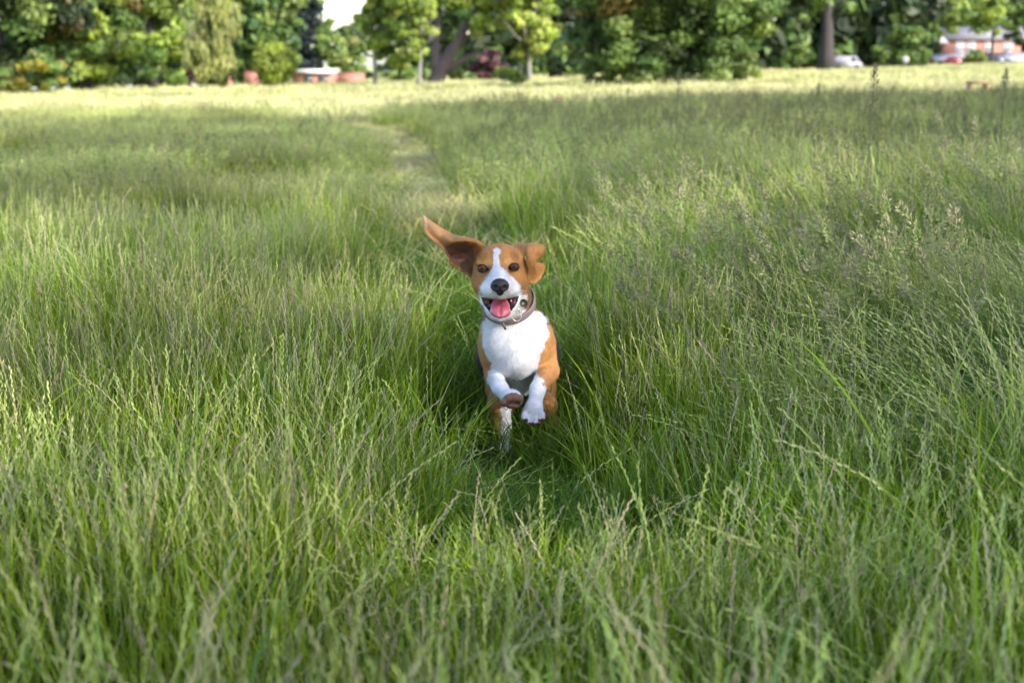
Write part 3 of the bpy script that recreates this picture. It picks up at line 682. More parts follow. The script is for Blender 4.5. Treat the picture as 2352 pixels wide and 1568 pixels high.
    # single stalks that stand clear of the rest
    def stalk(u, vt, Y, label, head=.2):
        top = P(u, vt, Y); x = top[0]-.015; z = float(H(x, Y)); h = top[2]-z
        root = empty('grass_stalk', (x, Y, z), label, 'grass stalk', 'tall grass stalks above the meadow')
        t = np.linspace(0, 1, 9); pts = np.stack([.015*t**2, 0*t, h*t], 1)
        MB().tube(pts, .0044-.0026*t, 6).build('stem', M_STALK, root, True)
        rr = np.random.default_rng(int(u)); sp = pts[None]
        V, Q, col = panicle(rr, sp, m=220, t0=1-head/h, spread=.036, l=.015, w=.0058, c=(.16, .13, .08), c2=(.15, .17, .06))
        obj('seed_head', make_mesh('seed_head', V, Q, col=col, mat=M_GRASS), root)
    stalk(2011, 147, 7.0, 'tallest lone grass stalk rising in front of the leafy bush', .22)
    stalk(2312, 160, 8.0, 'tall grass stalk in front of the right end of the house')
    stalk(1560, 160, 11, 'thin grass stalk against the dark foot of the dome-shaped tree')
    stalk(1442, 205, 12, 'short grass stalk at the left foot of the dome-shaped tree')
    stalk(1880, 195, 9, 'grass stalk standing against the sunlit field below the tall dark trunk')
def build_flowers():
    spots = [(78, 212, 80, 'white umbel flower at the field edge below the golden shrub'), (124, 214, 79, 'first white umbel flower right of the golden shrub'),
             (156, 213, 79, 'second white umbel flower right of the golden shrub'), (298, 213, 78, 'white umbel flower below the green and bronze tree'), (446, 214, 77, 'white umbel flower in front of the purple shrub')]
    rr = np.random.default_rng(9)
    for (u, v, Y, label) in spots:
        top = P(u, v, Y); z = float(H(top[0], Y)); h = max(top[2]-z, .55)
        root = empty('umbel_flower', (top[0], Y, z), label, 'wildflower', 'white umbel flowers at the field edge')
        MB().tube([(0, 0, 0), (.01, 0, h*.5), (0, 0, h)], [.012, .009, .006], 6).build('stem', M_STEM, root)
        mb = MB()
        for k in range(26):
            a, q = rr.uniform(0, 6.28), .19*math.sqrt(rr.uniform(0, 1)); c = np.array([q*math.cos(a), q*math.sin(a), h+.05-q*.3])
            mb.tube([(0, 0, h-.12), c], [.004, .003], 4, False)
            th = np.linspace(0, 6.28, 7)[:-1]; mb.add(np.concatenate([[c+[0, 0, .02]], [c+np.array([.04*math.cos(x), .04*math.sin(x), 0]) for x in th]]), None, [[0, i+1, (i+1) % 6+1] for i in range(6)])
        mb.build('flower_head', M_WHITE, root)
    Y = 17; top = P(1284, 231, Y); z = float(H(top[0], Y)); h = max(top[2]-z, .4)
    root = empty('poppy', (top[0], Y, z), 'single salmon-pink poppy left of the dome-shaped tree', 'wildflower')
    MB().tube([(0, 0, 0), (.01, 0, h*.5), (0, 0, h)], [.004, .003, .003], 6).build('stem', M_STEM, root)
    mb = MB()
    for k in range(5):
        a = k*2*math.pi/5; d = np.array([math.cos(a), math.sin(a), 0]); e = np.array([-d[1], d[0], 0])
        mb.add([np.array([0, 0, h]), d*.03-e*.02+[0, 0, h+.02], d*.042+[0, 0, h+.05], d*.03+e*.02+[0, 0, h+.02]], [[0, 1, 2, 3]])
    mb.build('flower', flat_mat('poppy petal', (.62, .23, .16), .6, .1, 20), root)
M_STALK = flat_mat('dark stalk', (0.045, 0.065, 0.02), 0.7, 0.2, 20)
M_STEM = flat_mat('grass stem', (0.12, 0.15, 0.05), 0.6, 0.2, 20)
build_grass()
build_flowers()

# ------------------------------------------------------------------ the running beagle-like dog
VX = 0.002
class Field:
    def __init__(s, lo, hi, vx=VX):
        s.lo = np.array(lo, float); s.vx = vx; s.n = np.ceil((np.array(hi)-s.lo)/vx).astype(int)+1
        s.g = np.full(s.n, 1.0, np.float32)
    def region(s, lo, hi):
        a = np.clip(np.floor((np.asarray(lo)-s.lo)/s.vx).astype(int), 0, s.n-1); b = np.clip(np.ceil((np.asarray(hi)-s.lo)/s.vx).astype(int)+1, 1, s.n)
        ax = [(s.lo[k]+s.vx*np.arange(a[k], b[k])).astype(np.float32) for k in range(3)]
        return tuple(slice(a[k], b[k]) for k in range(3)), np.meshgrid(*ax, indexing='ij', sparse=True)
    def put(s, sl, d, k, sub):
        g = s.g[sl]
        if sub:
            h = np.maximum(k-np.abs(-g-(-0)-(d)), 0) if False else None
            a, b = -g, d                                    # max(g,-d) = -min(-g,d)
            h = np.maximum(k-np.abs(a-b), 0)/k; s.g[sl] = -(np.minimum(a, b)-h*h*k*.25)
        else:
            h = np.maximum(k-np.abs(g-d), 0)/k; s.g[sl] = np.minimum(g, d)-h*h*k*.25
    def ell(s, c, r, k=.015, rot=None, sub=False):
        c = np.asarray(c, float); r = np.broadcast_to(np.asarray(r, float), (3,)).astype(float); m = max(r) if rot is not None else r
        pad = k+.012
        sl, (X, Y, Z) = s.region(c-m-pad, c+m+pad); X = X-np.float32(c[0]); Y = Y-np.float32(c[1]); Z = Z-np.float32(c[2])
        if rot is not None:
            R = np.array(rot.to_3x3()).T.astype(np.float32)
            X, Y, Z = (R[i, 0]*X+R[i, 1]*Y+R[i, 2]*Z for i in range(3))
        k0 = np.sqrt((X/r[0])**2+(Y/r[1])**2+(Z/r[2])**2); k1 = np.sqrt((X/r[0]**2)**2+(Y/r[1]**2)**2+(Z/r[2]**2)**2)
        s.put(sl, k0*(k0-1)/np.maximum(k1, 1e-6), k, sub)
    def cap(s, a, b, ra, rb, k=.015, sub=False):
        a, b = np.asarray(a, float), np.asarray(b, float); m = max(ra, rb)+k+.012
        sl, (X, Y, Z) = s.region(np.minimum(a, b)-m, np.maximum(a, b)+m); d = b-a; L = d@d
        t = np.clip(((X-a[0])*d[0]+(Y-a[1])*d[1]+(Z-a[2])*d[2])/L, 0, 1)
        dist = np.sqrt((X-a[0]-t*d[0])**2+(Y-a[1]-t*d[1])**2+(Z-a[2]-t*d[2])**2)-(ra+(rb-ra)*t)
        s.put(sl, dist.astype(np.float32), k, sub)
    def chain(s, pts, k=.015):
        for (a, ra), (b, rb) in zip(pts[:-1], pts[1:]): s.cap(a, b, ra, rb, k)
    def sheet(s, V, Q, th, k=.006):
        bv = BVHTree.FromPolygons([Vector(v) for v in V], [list(map(int, q)) for q in Q])
        pad = th+k+.006
        sl, (X, Y, Z) = s.region(V.min(0)-pad, V.max(0)+pad); sh = np.broadcast_shapes(X.shape, Y.shape, Z.shape)
        X, Y, Z = (np.broadcast_to(q, sh).ravel() for q in (X, Y, Z)); d = np.full(X.shape, 1.0, np.float32)
        fn = bv.find_nearest
        for i in range(len(X)):
            q = fn((X[i], Y[i], Z[i]), pad)
            if q[0] is not None: d[i] = q[3]-th
        s.put(sl, d.reshape(sh), k, False)
    def mesh(s):
        g = s.g; ins = g < 0; n = s.n
        c = ins[:-1, :-1, :-1].astype(np.int8)
        for dx in (0, 1):
            for dy in (0, 1):
                for dz in (0, 1):
                    if dx+dy+dz: c = c + ins[dx:n[0]-1+dx, dy:n[1]-1+dy, dz:n[2]-1+dz]
        act = np.argwhere((c > 0) & (c < 8)); cid = np.full(tuple(n-1), -1, np.int32); cid[tuple(act.T)] = np.arange(len(act))
        acc = np.zeros((len(act), 3)); cnt = np.zeros(len(act))
        for ax in range(3):
            o1, o2 = [k for k in range(3) if k != ax]
            for i in (0, 1):
                for j in (0, 1):
                    p = act.copy(); p[:, o1] += i; p[:, o2] += j; q = p.copy(); q[:, ax] += 1
                    a, b = g[tuple(p.T)], g[tuple(q.T)]; m = (a < 0) != (b < 0)
                    t = np.where(m, a/(a-b+1e-12), 0); pos = p.astype(float); pos[:, ax] += t
                    acc[m] += pos[m]; cnt[m] += 1
        V = acc/cnt[:, None]*s.vx + s.lo; Qs = []
        for ax in range(3):
            o1, o2 = (ax+1) % 3, (ax+2) % 3
            sa = [slice(None)]*3; sb = [slice(None)]*3; sa[ax] = slice(0, -1); sb[ax] = slice(1, None)
            A, B = ins[tuple(sa)], ins[tuple(sb)]; e = np.argwhere(A != B)
            e = e[(e[:, o1] > 0) & (e[:, o2] > 0) & (e[:, o1] < n[o1]-1) & (e[:, o2] < n[o2]-1)]
            f = A[tuple(e.T)]
            def cell(i, j):
                q = e.copy(); q[:, o1] -= i; q[:, o2] -= j; return cid[tuple(q.T)]
            q = np.stack([cell(1, 1), cell(0, 1), cell(0, 0), cell(1, 0)], 1); q[~f] = q[~f][:, ::-1]; Qs.append(q)
        return V, np.concatenate(Qs)
    def grad(s, V):
        p = (V-s.lo)/s.vx; i = np.clip(np.round(p).astype(int), 2, s.n-3)
        gr = np.stack([s.g[tuple((i+np.eye(3, dtype=int)[k]*2).T)]-s.g[tuple((i-np.eye(3, dtype=int)[k]*2).T)] for k in range(3)], 1)
        return unit(gr)
def inpoly(u, v, poly):
    poly = np.asarray(poly, float); r = np.zeros(len(u), bool); j = len(poly)-1
    for i in range(len(poly)):
        (x1, y1), (x2, y2) = poly[i], poly[j]
        if y1 != y2: r ^= ((y1 > v) != (y2 > v)) & (u < (x2-x1)*(v-y1)/(y2-y1)+x1)
        j = i
    return r
def grid_surface(rows, nu=40, nv=24):
    """smooth surface through rows of control points"""
    A = np.array([[P(*p) for p in row] for row in rows])
    def spl(M, n):
        m = len(M); t = np.linspace(0, m-1, n); i = np.clip(np.floor(t).astype(int), 0, m-2); f = (t-i).reshape(-1, *([1]*(M.ndim-1)))
        g = lambda k: M[np.clip(k, 0, m-1)]
        p0, p1, p2, p3 = g(i-1), g(i), g(i+1), g(i+2)
        return .5*((2*p1)+(p2-p0)*f+(2*p0-5*p1+4*p2-p3)*f*f+(3*p1-p0-3*p2+p3)*f**3)
    B = spl(A, nu); B = np.swapaxes(spl(np.swapaxes(B, 0, 1), nv), 0, 1)
    V = B.reshape(-1, 3); i, j = np.meshgrid(np.arange(nu-1), np.arange(nv-1), indexing='ij'); a = (i*nv+j).ravel()
    return V, np.stack([a, a+nv, a+nv+1, a+1], 1)

def build_dog():
    f = Field((-.24, 3.04, -.03), (.14, 4.16, .66))
    # --- trunk
    f.ell(P(1184, 788, 3.44), (.080, .14, .092), .02)
    f.ell(P(1188, 850, 3.52), (.050, .13, .052), .03)
    f.ell(P(1132, 788, 3.41), (.031, .065, .064), .03); f.ell(P(1240, 788, 3.41), (.032, .065, .066), .03)
    f.ell(P(1150, 788, 3.345), (.034, .030, .042), .016); f.ell(P(1219, 780, 3.345), (.035, .030, .044), .016)
    f.cap(P(1186, 800, 3.322), P(1188, 850, 3.36), .009, .008, .012); f.cap(P(1184, 740, 3.30), P(1185, 785, 3.30), .006, .006, .016, sub=True)
    f.ell(P(1190, 818, 3.60), (.1085, .17, .096), .02)
    f.cap(P(1190, 800, 3.74), P(1190, 800, 3.92), .088, .082, .05); f.ell(P(1190, 800, 3.96), (.085, .085, .085), .04)
    f.chain([(P(1190, 770, 4.02), .018), (P(1195, 755, 4.07), .014), (P(1200, 735, 4.11), .010), (P(1203, 715, 4.13), .007)], .02)
    # --- neck
    f.cap(P(1176, 745, 3.41), P(1158, 640, 3.305), .062, .054, .03)
    # --- head
    f.ell(P(1149, 606, 3.255), (.058, .062, .046), .02)
    f.ell(P(1149, 600, 3.222), (.050, .034, .034), .02)
    f.ell(P(1112, 644, 3.235), (.029, .042, .038), .02); f.ell(P(1183, 640, 3.235), (.029, .042, .036), .02)
    f.ell(P(1150, 662, 3.255), (.050, .045, .040), .02)
    f.ell(P(1106, 604, 3.205), (.012, .010, .005), .012); f.ell(P(1181, 600, 3.205), (.012, .010, .005), .012)      # brows
    f.cap(P(1147, 622, 3.195), P(1148, 650, 3.125), .024, .020, .018)
    f.cap(P(1148, 650, 3.19), P(1148, 663, 3.135), .036, .026, .016)
    f.ell(P(1126, 665, 3.155), (.0215, .036, .019), .012); f.ell(P(1172, 664, 3.155), (.0215, .036, .019), .012)
    for u, v in ((1119, 634), (1177, 632)): f.ell(P(u, v, 3.176), (.010, .013, .011), .014, sub=True)
    # eye sockets
    for u, v in ((1108, 617), (1181, 613.5)): f.ell(P(u, v, 3.166), (.0115, .015, .0100), .009, sub=True)
    # mouth
    f.ell(P(1149, 712, 3.25), (.034, .05, .024), .02)
    f.ell(P(1149, 702, 3.150), (.0370, .078, .0200), .005, sub=True)
    f.chain([(P(1106, 681, 3.225), .0062), (P(1111, 694, 3.205), .0055), (P(1121, 711, 3.180), .0055), (P(1136, 726, 3.158), .0065), (P(1150, 730, 3.150), .007), (P(1166, 724, 3.158), .0065), (P(1178, 708, 3.180), .0055), (P(1187, 692, 3.205), .0055), (P(1191, 678, 3.225), .0062)], .006)
    # nose
    f.ell(P(1148, 655, 3.113), (.0205, .015, .0150), .004); f.ell(P(1148, 664, 3.112), (.0150, .012, .011), .006)
    for u in (1137.5, 1159): f.ell(P(u, 660, 3.098), (.0052, .010, .0042), .003, sub=True)
    f.cap(P(1148.5, 661, 3.098), P(1148.5, 678, 3.108), .0014, .0014, .002, sub=True)
    # --- ears
    Vl, Ql = grid_surface([
        [(1086, 637, 3.265), (1088, 618, 3.28), (1092, 600, 3.285), (1098, 580, 3.27), (1106, 566, 3.25), (1110, 563, 3.27)],
        [(1064, 622, 3.25), (1066, 604, 3.28), (1072, 584, 3.303), (1082, 566, 3.26), (1092, 556, 3.212), (1096, 555, 3.26)],
        [(1048, 613, 3.245), (1050, 596, 3.28), (1056, 577, 3.30), (1066, 562, 3.25), (1075, 552, 3.197), (1080, 550, 3.255)],
        [(1034, 601, 3.24), (1036, 586, 3.27), (1042, 571, 3.275), (1050, 560, 3.24), (1056, 552, 3.195), (1060, 545, 3.25)],
        [(1025, 578, 3.235), (1026, 572, 3.25), (1028, 566, 3.25), (1032, 560, 3.225), (1036, 552, 3.202), (1040, 540, 3.25)],
        [(1010, 562, 3.23), (1011, 558, 3.235), (1012, 553, 3.235), (1014, 546, 3.225), (1017, 538, 3.225), (1019, 529, 3.245)],
        [(993, 549, 3.23), (994, 545, 3.235), (995, 540, 3.235), (996, 533, 3.23), (998, 525, 3.23), (999, 517, 3.24)],
        [(981, 536, 3.235), (982, 532, 3.24), (983, 527, 3.24), (984, 521, 3.24), (985, 514, 3.24), (986, 508, 3.245)],
        [(975, 518, 3.245), (975, 515, 3.245), (976, 512, 3.245), (976.5, 508, 3.245), (977, 504, 3.25), (978, 501, 3.25)],
        [(973, 500, 3.25), (973.2, 499.5, 3.25), (973.4, 499, 3.25), (973.6, 498.5, 3.25), (974, 498, 3.25), (974, 498, 3.25)]], 64, 36)
    f.sheet(Vl, Ql, .0028, .006)
    Vr, Qr = grid_surface([
        [(1184, 566, 3.255), (1192, 562, 3.26), (1202, 561, 3.27), (1212, 565, 3.285), (1216, 575, 3.30)],
        [(1198, 578, 3.225), (1208, 569, 3.225), (1222, 563, 3.235), (1238, 562, 3.26), (1244, 568, 3.28)],
        [(1203, 592, 3.215), (1217, 583, 3.21), (1229, 574, 3.22), (1244, 570, 3.25), (1249, 575, 3.275)],
        [(1210, 605, 3.215), (1223, 598, 3.21), (1231, 590, 3.22), (1242, 584, 3.245), (1242, 589, 3.27)],
        [(1213, 618, 3.22), (1226, 612, 3.22), (1227, 607, 3.23), (1229, 604, 3.25), (1230, 603, 3.27)],
        [(1213, 630, 3.23), (1226, 626, 3.24), (1232, 619, 3.25), (1242, 611, 3.265), (1247, 608, 3.275)],
        [(1210, 640, 3.235), (1224, 639, 3.25), (1233, 633, 3.26), (1244, 622, 3.27), (1249, 615, 3.275)],
        [(1209, 645, 3.24), (1221, 648, 3.25), (1230, 645, 3.26), (1239, 637, 3.265), (1244, 630, 3.27)],
        [(1216, 648, 3.245), (1221, 650, 3.25), (1227, 649, 3.255), (1233, 645, 3.26), (1237, 640, 3.265)]], 56, 30)
    f.sheet(Vr, Qr, .0028, .006)
    f.cap(P(1204, 584, 3.212), P(1209, 640, 3.224), .0032, .0036, .003, sub=True)
    # --- forelegs
    f.chain([(P(1131, 798, 3.42), .032), (P(1135, 864, 3.385), .0215), (P(1148, 891, 3.265), .0165), (P(1166, 911, 3.215), .0160)], .013)
    f.ell(P(1176, 916, 3.195), (.024, .026, .0225), .012)
    padl = [(1169, 915, .0098), (1183, 912, .0098), (1157.5, 924, .0092), (1195, 915, .0085)]
    for u, v, r in padl: f.ell(P(u, v, 3.166), (r, .009, r*1.12), .003)
    f.ell(P(1177, 931, 3.172), (.014, .010, .0075), .003)
    f.chain([(P(1241, 795, 3.42), .038), (P(1259, 852, 3.385), .0250), (P(1236, 891, 3.255), .0165), (P(1229, 925, 3.225), .0165)], .013)
    f.ell(P(1225, 943, 3.213), (.0235, .024, .024), .010)
    toes = [(1205, 955, .0085), (1216, 963, .0100), (1232, 964, .0100), (1244, 955, .0088)]
    for u, v, r in toes: f.ell(P(u, v, 3.195), (r*.95, .013, r*1.35), .004)
    for u, v in ((1203, 966), (1214.5, 976), (1229, 976), (1241, 968)): f.cap(P(u, v-6, 3.182), P(u-1, v, 3.178), .0032, .0018, .002)
    # --- hind legs gathered under the body
    f.chain([(P(1150, 840, 3.92), .055), (P(1146, 893, 3.70), .030), (P(1147, 930, 3.62), .026), (P(1152, 975, 3.63), .020), (P(1156, 1010, 3.62), .016)], .03)
    f.ell(P(1158, 1030, 3.585), (.021, .032, .015), .01)
    f.chain([(P(1236, 840, 3.92), .055), (P(1249, 890, 3.70), .027), (P(1256, 930, 3.63), .021), (P(1262, 972, 3.66), .017), (P(1262, 1005, 3.66), .014)], .03)
    f.ell(P(1262, 1024, 3.62), (.020, .030, .014), .01)
    V, Q = f.mesh(); N = f.grad(V)
    # --- coat markings
    rng = np.random.default_rng(4)
    u, v = PX(V); y = V[:, 1]; n = len(V)
    ju = u + 1.3*rng.normal(size=n) + 7*(vnoise(u, v, .07, 3)-.5) + 4*(vnoise(u, v, .21, 4)-.5); jv = v + 1.2*rng.normal(size=n) + 7*(vnoise(u, v, .08, 5)-.5) + 4*(vnoise(u, v, .2, 6)-.5)
    TAN = np.array((.33, .150, .047)); WH = np.array((.50, .49, .515)); BK = np.array((.007, .006, .006)); BRN = np.array((.14, .075, .035)); LIP = np.array((.022, .016, .018))
    col = np.tile(TAN, (n, 1)); coat = np.ones(n); rough = np.full(n, .75)
    body = y > 3.31
    ear = (u < 1088) & (v < 645) & (y > 3.19) & (v < 640)
    ear_r = (u > 1212) & (v < 655) & (y < 3.30)
    # trunk
    chest = inpoly(ju, jv, [(1111, 730), (1120, 715), (1240, 708), (1256, 735), (1259, 772), (1246, 800), (1236, 835), (1232, 880), (1215, 915), (1165, 915), (1158, 885), (1172, 960), (1110, 900), (1126, 840), (1113, 805), (1105, 772)])
    front = (y > 3.27) & (y < 3.52) & (v > 706)
    col[front & chest] = WH
    col[(y > 3.5) & (v < 900) & (N[:, 2] < -.35) & (np.abs(V[:, 0]-.01) < .08)] = WH
    sad = (y > 3.45 + .02*np.sin(u*.2)) & (v < 885) & (V[:, 2] > .20) & (N[:, 2] > -.45)
    col[sad] = BK
    nk = (y > 3.285) & (v < 745) & (v > 640) & (~chest) & (y < 3.47)
    col[nk & (v > 690)] = BRN
    col[(y > 3.28) & (y < 3.5) & (v > 640) & (((ju < 1116) & (jv < 738)) | ((ju > 1214) & (jv < 714)))] = BRN
    # forelegs
    ll = inpoly(ju, jv, [(1131, 838), (1150, 835), (1172, 870), (1205, 900), (1205, 945), (1150, 945), (1124, 905), (1120, 880)]) & (y < 3.46)
    col[ll] = WH
    rl = inpoly(ju, jv, [(1226, 862), (1240, 866), (1254, 889), (1262, 940), (1255, 985), (1190, 985), (1190, 930), (1212, 880)]) & (y < 3.34)
    col[rl] = WH
    # hind legs: white inside
    col[(y > 3.5) & (v > 905) & inpoly(ju, jv, [(1153, 905), (1185, 905), (1185, 1060), (1140, 1060), (1150, 985)])] = WH
    col[(y > 3.5) & (v > 992) & (u > 1230)] = WH
    col[(y > 4.1)] = WH
    # head: blaze, muzzle, chin
    hd = (y < 3.31) & (~ear) & (~ear_r) & (v < 750)
    blaze = inpoly(ju*.6+u*.4, jv*.6+v*.4, [(1135, 572), (1134, 588), (1132.5, 605), (1132, 613), (1126, 626), (1114, 638), (1105, 655), (1101, 668), (1100, 690), (1149, 694), (1200, 688), (1197, 668), (1195, 655), (1183, 640), (1168.5, 634), (1159.5, 620), (1149, 609), (1145, 596), (1149, 582), (1150, 574), (1142, 570)])
    col[hd & blaze & (y < 3.245)] = WH
    col[hd & (v > 677) & ((u > 1103) | (v > 700))] = WH
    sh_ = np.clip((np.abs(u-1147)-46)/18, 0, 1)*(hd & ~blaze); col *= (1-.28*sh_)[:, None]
    mul = hd & blaze & (v > 668) & (np.abs(u-1149) < 22); col[mul & (rng.uniform(size=n) < .22)] = np.array((.25, .22, .22))
    dk = hd & (y < 3.235) & (v < 600) & (np.abs(np.abs(u-1146)-36) < 10) & (v > 580); col[dk & ~blaze] *= .78
    br = hd & (((u-1122)/10)**2+((v-603)/8)**2 < 1) | hd & (((u-1168)/10)**2+((v-600)/8)**2 < 1); col[br & ~blaze] = np.array((.42, .20, .066))
    for eu, ev, sg in ((1108, 617, 1), (1181, 613.5, -1)):
        e = hd & ((((u-eu)/12.8)**2+((v-ev)/10.6)**2 < 1) | (((u-eu-sg*9)/6)**2+((v-ev-2)/3.0)**2 < 1)); col[e] = LIP; coat[e] = 0; rough[e] = .4
    # mouth lining and lips
    mo = hd & inpoly(u, v, [(1104, 681), (1112, 683), (1130, 686), (1149, 686.5), (1168, 685), (1184, 681), (1193, 677), (1188, 695), (1178, 711), (1165, 726), (1150, 731.5), (1137, 728), (1122, 714), (1111, 699)]) & (y > 3.132)
    col[mo] = LIP; coat[mo] = 0; rough[mo] = .35
    gum = mo & ((np.abs(u-1118) < 5) | (np.abs(u-1179) < 5)) & (np.abs(v-692) < 5); col[gum] = np.array((.35, .10, .13))
    # nose leather
    ns = hd & (((u-1148)/21.5)**2+((v-656)/17)**2 < 1) & (y < 3.128); ns |= hd & (((u-1148.5)/9)**2+((v-670)/9)**2 < 1) & (y < 3.125)
    col[ns] = np.array((.022, .019, .024)); coat[ns] = 0; rough[ns] = .38
    # ears inside: brown, with the shade under the fold in the colour
    inner = ear & (N[:, 1] < -.05) & inpoly(ju, jv, [(1020, 572), (1034, 562), (1055, 557), (1075, 556), (1092, 562), (1096, 590), (1088, 636), (1062, 620), (1032, 604)])
    col[inner] = np.array((.17, .085, .05)); coat[inner] = .4
    pink = inner & inpoly(ju, jv, [(1040, 588), (1050, 582), (1072, 584), (1080, 588), (1072, 600), (1050, 602), (1038, 598)]); col[pink] = np.array((.24, .115, .10)); coat[pink] = .4
    edge = ear & inpoly(ju, jv, [(970, 490), (982, 500), (984, 520), (976, 520)]); col[edge] = np.array((.62, .40, .25))
    w_ = (np.clip((1046-ju)/40, 0, 1)*(ear & ~edge & ~inner))[:, None]; col = col*(1-w_)+np.array((.56, .27, .115))*w_  # ear tip lightened in the colour, as lit and translucent
    # pads
    for (pu, pv, r) in padl + [(1177, 931, .013)]:
        e = (((u-pu)/(r*1000*1.05))**2+((v-pv)/(r*1000*1.15 if r < .012 else 8))**2 < 1) & (y < 3.18); col[e] = np.array((.17, .080, .048)); coat[e] = 0; rough[e] = .5
    between = (((u-1177)/23)**2+((v-920)/18)**2 < 1) & (y < 3.186) & (coat > 0); col[between] = np.array((.05, .028, .022)); coat[between] = 0
    for (pu, pv, r) in toes:
        e = (((u-pu)/9)**2+((v-pv-10)/5)**2 < 1) & (y < 3.215) & (v > pv+6); col[e] = np.array((.10, .055, .04)); coat[e] = 0
    base = np.array((0.01, 3.55, float(H(0.01, 3.55))))
    col *= (1+.07*rng.normal(size=(n, 1))).clip(.7, 1.3)*(.80+.40*vnoise(u+y*300, v, .055, 8)[:, None]*.6+.4*.4*vnoise(u, v+y*300, .16, 12)[:, None])
    m, t, b = new_mat('dog coat')
    at = t.nodes.new('ShaderNodeAttribute'); at.attribute_name = 'col'; t.links.new(at.outputs[0], b.inputs['Base Color'])
    ar = t.nodes.new('ShaderNodeAttribute'); ar.attribute_name = 'rough'; t.links.new(ar.outputs['Fac'], b.inputs['Roughness'])
    b.inputs['Specular IOR Level'].default_value = .25; b.inputs['Sheen Weight'].default_value = .03; b.inputs['Sheen Roughness'].default_value = .5
    root = empty('dog', base, 'brown and white dog bounding along the trail with one ear flying', 'dog')
    obj('body', make_mesh('body', V-base, Q, col=col, smooth=True, mat=m, extra={'rough': rough}), root)
    # --- fur strands
    tri = np.concatenate([Q[:, [0, 1, 2]], Q[:, [0, 2, 3]]]); ar_ = np.linalg.norm(np.cross(V[tri[:, 1]]-V[tri[:, 0]], V[tri[:, 2]]-V[tri[:, 0]]), axis=1)
    vis = coat[tri[:, 0]]*np.where(y[tri[:, 0]] < 3.6, 1.0, .3); w = ar_*vis; K = 110000
    pick = rng.choice(len(tri), K, p=w/w.sum()); bc = rng.dirichlet((1, 1, 1), K)
    p = (V[tri[pick]]*bc[..., None]).sum(1); nn = N[tri[pick, 0]]; cc = col[tri[pick, 0]]
    nose = P(1148, 655, 3.10); hdm = p[:, 1] < 3.30
    flow = np.where((hdm & (p[:, 2] > .40))[:, None], unit(p-nose), np.array([0, .25, -1.0])[None])
    flow = flow - nn*(flow*nn).sum(1, keepdims=True); flow = unit(flow + .25*rng.normal(size=flow.shape))
    ln = np.where(hdm, .0050, np.where(p[:, 2] < .33, .0050, .0085))*rng.uniform(.6, 1.3, K)
    tip = p + (flow + nn*rng.uniform(.03, .26, (K, 1)))*ln[:, None]; sd = unit(np.cross(flow, nn))*.00042
    FV = np.stack([p-nn*.0006-sd, p-nn*.0006+sd, tip], 1).reshape(-1, 3)
    fc = np.repeat(cc*(1+rng.uniform(-1, 1, (K, 1))*np.where(cc[:, 2:3] > .4, .10, .26))*(.80+.40*vnoise(p[:, 0]*1000+p[:, 1]*700, p[:, 2]*320, .22, 15)[:, None]), 3, 0)
    m2, t2, b2 = new_mat('dog hair'); at = t2.nodes.new('ShaderNodeAttribute'); at.attribute_name = 'col'; t2.links.new(at.outputs[0], b2.inputs['Base Color']); b2.inputs['Roughness'].default_value = .55
    b2.inputs['Specular IOR Level'].default_value = .12
    obj('coat', make_mesh('coat', FV-base, None, np.arange(3*K).reshape(-1, 3), col=fc, mat=m2), root)
    # whiskers and chin hairs
    m_wh = flat_mat('whisker', (.6, .58, .55), .5, .1)
    for k in range(14):
        s = 1 if k % 2 else -1; a = P(1149+s*rng.uniform(18, 38), rng.uniform(662, 676), 3.13); d = np.array([s*rng.uniform(.6, 1), rng.uniform(-.2, .5), rng.uniform(-.6, .3)])
        a = a-base; MB().tube([a, a+d*.018, a+d*.034+np.array([0, 0, -.004])], [.00035, .00025, .0001], 3, False).build('whisker', m_wh, root)
    # --- eyes
    for (eu, ev) in ((1108, 616.8), (1181, 613.3)):
        c = P(eu, ev, 3.1808); th, ph = np.meshgrid(np.linspace(0, np.pi, 17), np.linspace(0, 2*np.pi, 25)[:-1], indexing='ij')
        d = np.stack([np.sin(th)*np.cos(ph), -np.cos(th), np.sin(th)*np.sin(ph)], -1).reshape(-1, 3)
        look = unit(np.array([0, 0, CZ])-c); ang = np.arccos(np.clip(d@look, -1, 1))
        ec = np.where((ang < .42)[:, None], np.array((.004, .004, .005)), np.where((ang < .80)[:, None], np.array((.080, .032, .012)), np.array((.012, .009, .009))))
        i, j = np.meshgrid(np.arange(16), np.arange(24), indexing='ij'); Qe = np.stack([i*24+j, i*24+(j+1) % 24, (i+1)*24+(j+1) % 24, (i+1)*24+j], -1).reshape(-1, 4)
        m3, t3, b3 = new_mat('eye'); at = t3.nodes.new('ShaderNodeAttribute'); at.attribute_name = 'col'; t3.links.new(at.outputs[0], b3.inputs['Base Color']); b3.inputs['Roughness'].default_value = .03; b3.inputs['Specular IOR Level'].default_value = .22
        obj('eye', make_mesh('eye', d*.0102+c-base, Qe, col=ec, smooth=True, mat=m3), root)
    # --- tongue
    tg = Field(P(1100, 740, 3.09)-.02, P(1200, 670, 3.24)+.02, .001)
    a, b_ = P(1149.5, 694, 3.190), P(1149.5, 718, 3.146)
    q = Vector(b_-a).to_track_quat('Y', 'Z').to_matrix()
    tg.ell((a+b_)/2, (.0215, .042, .0095), .004, rot=q)
    tg.ell(P(1149.5, 716, 3.150), (.0232, .014, .0128), .008)
    tg.cap(P(1149, 694, 3.155), P(1149, 727, 3.128), .0016, .0022, .006, sub=True)
    TV, TQ = tg.mesh(); tu, tv = PX(TV)
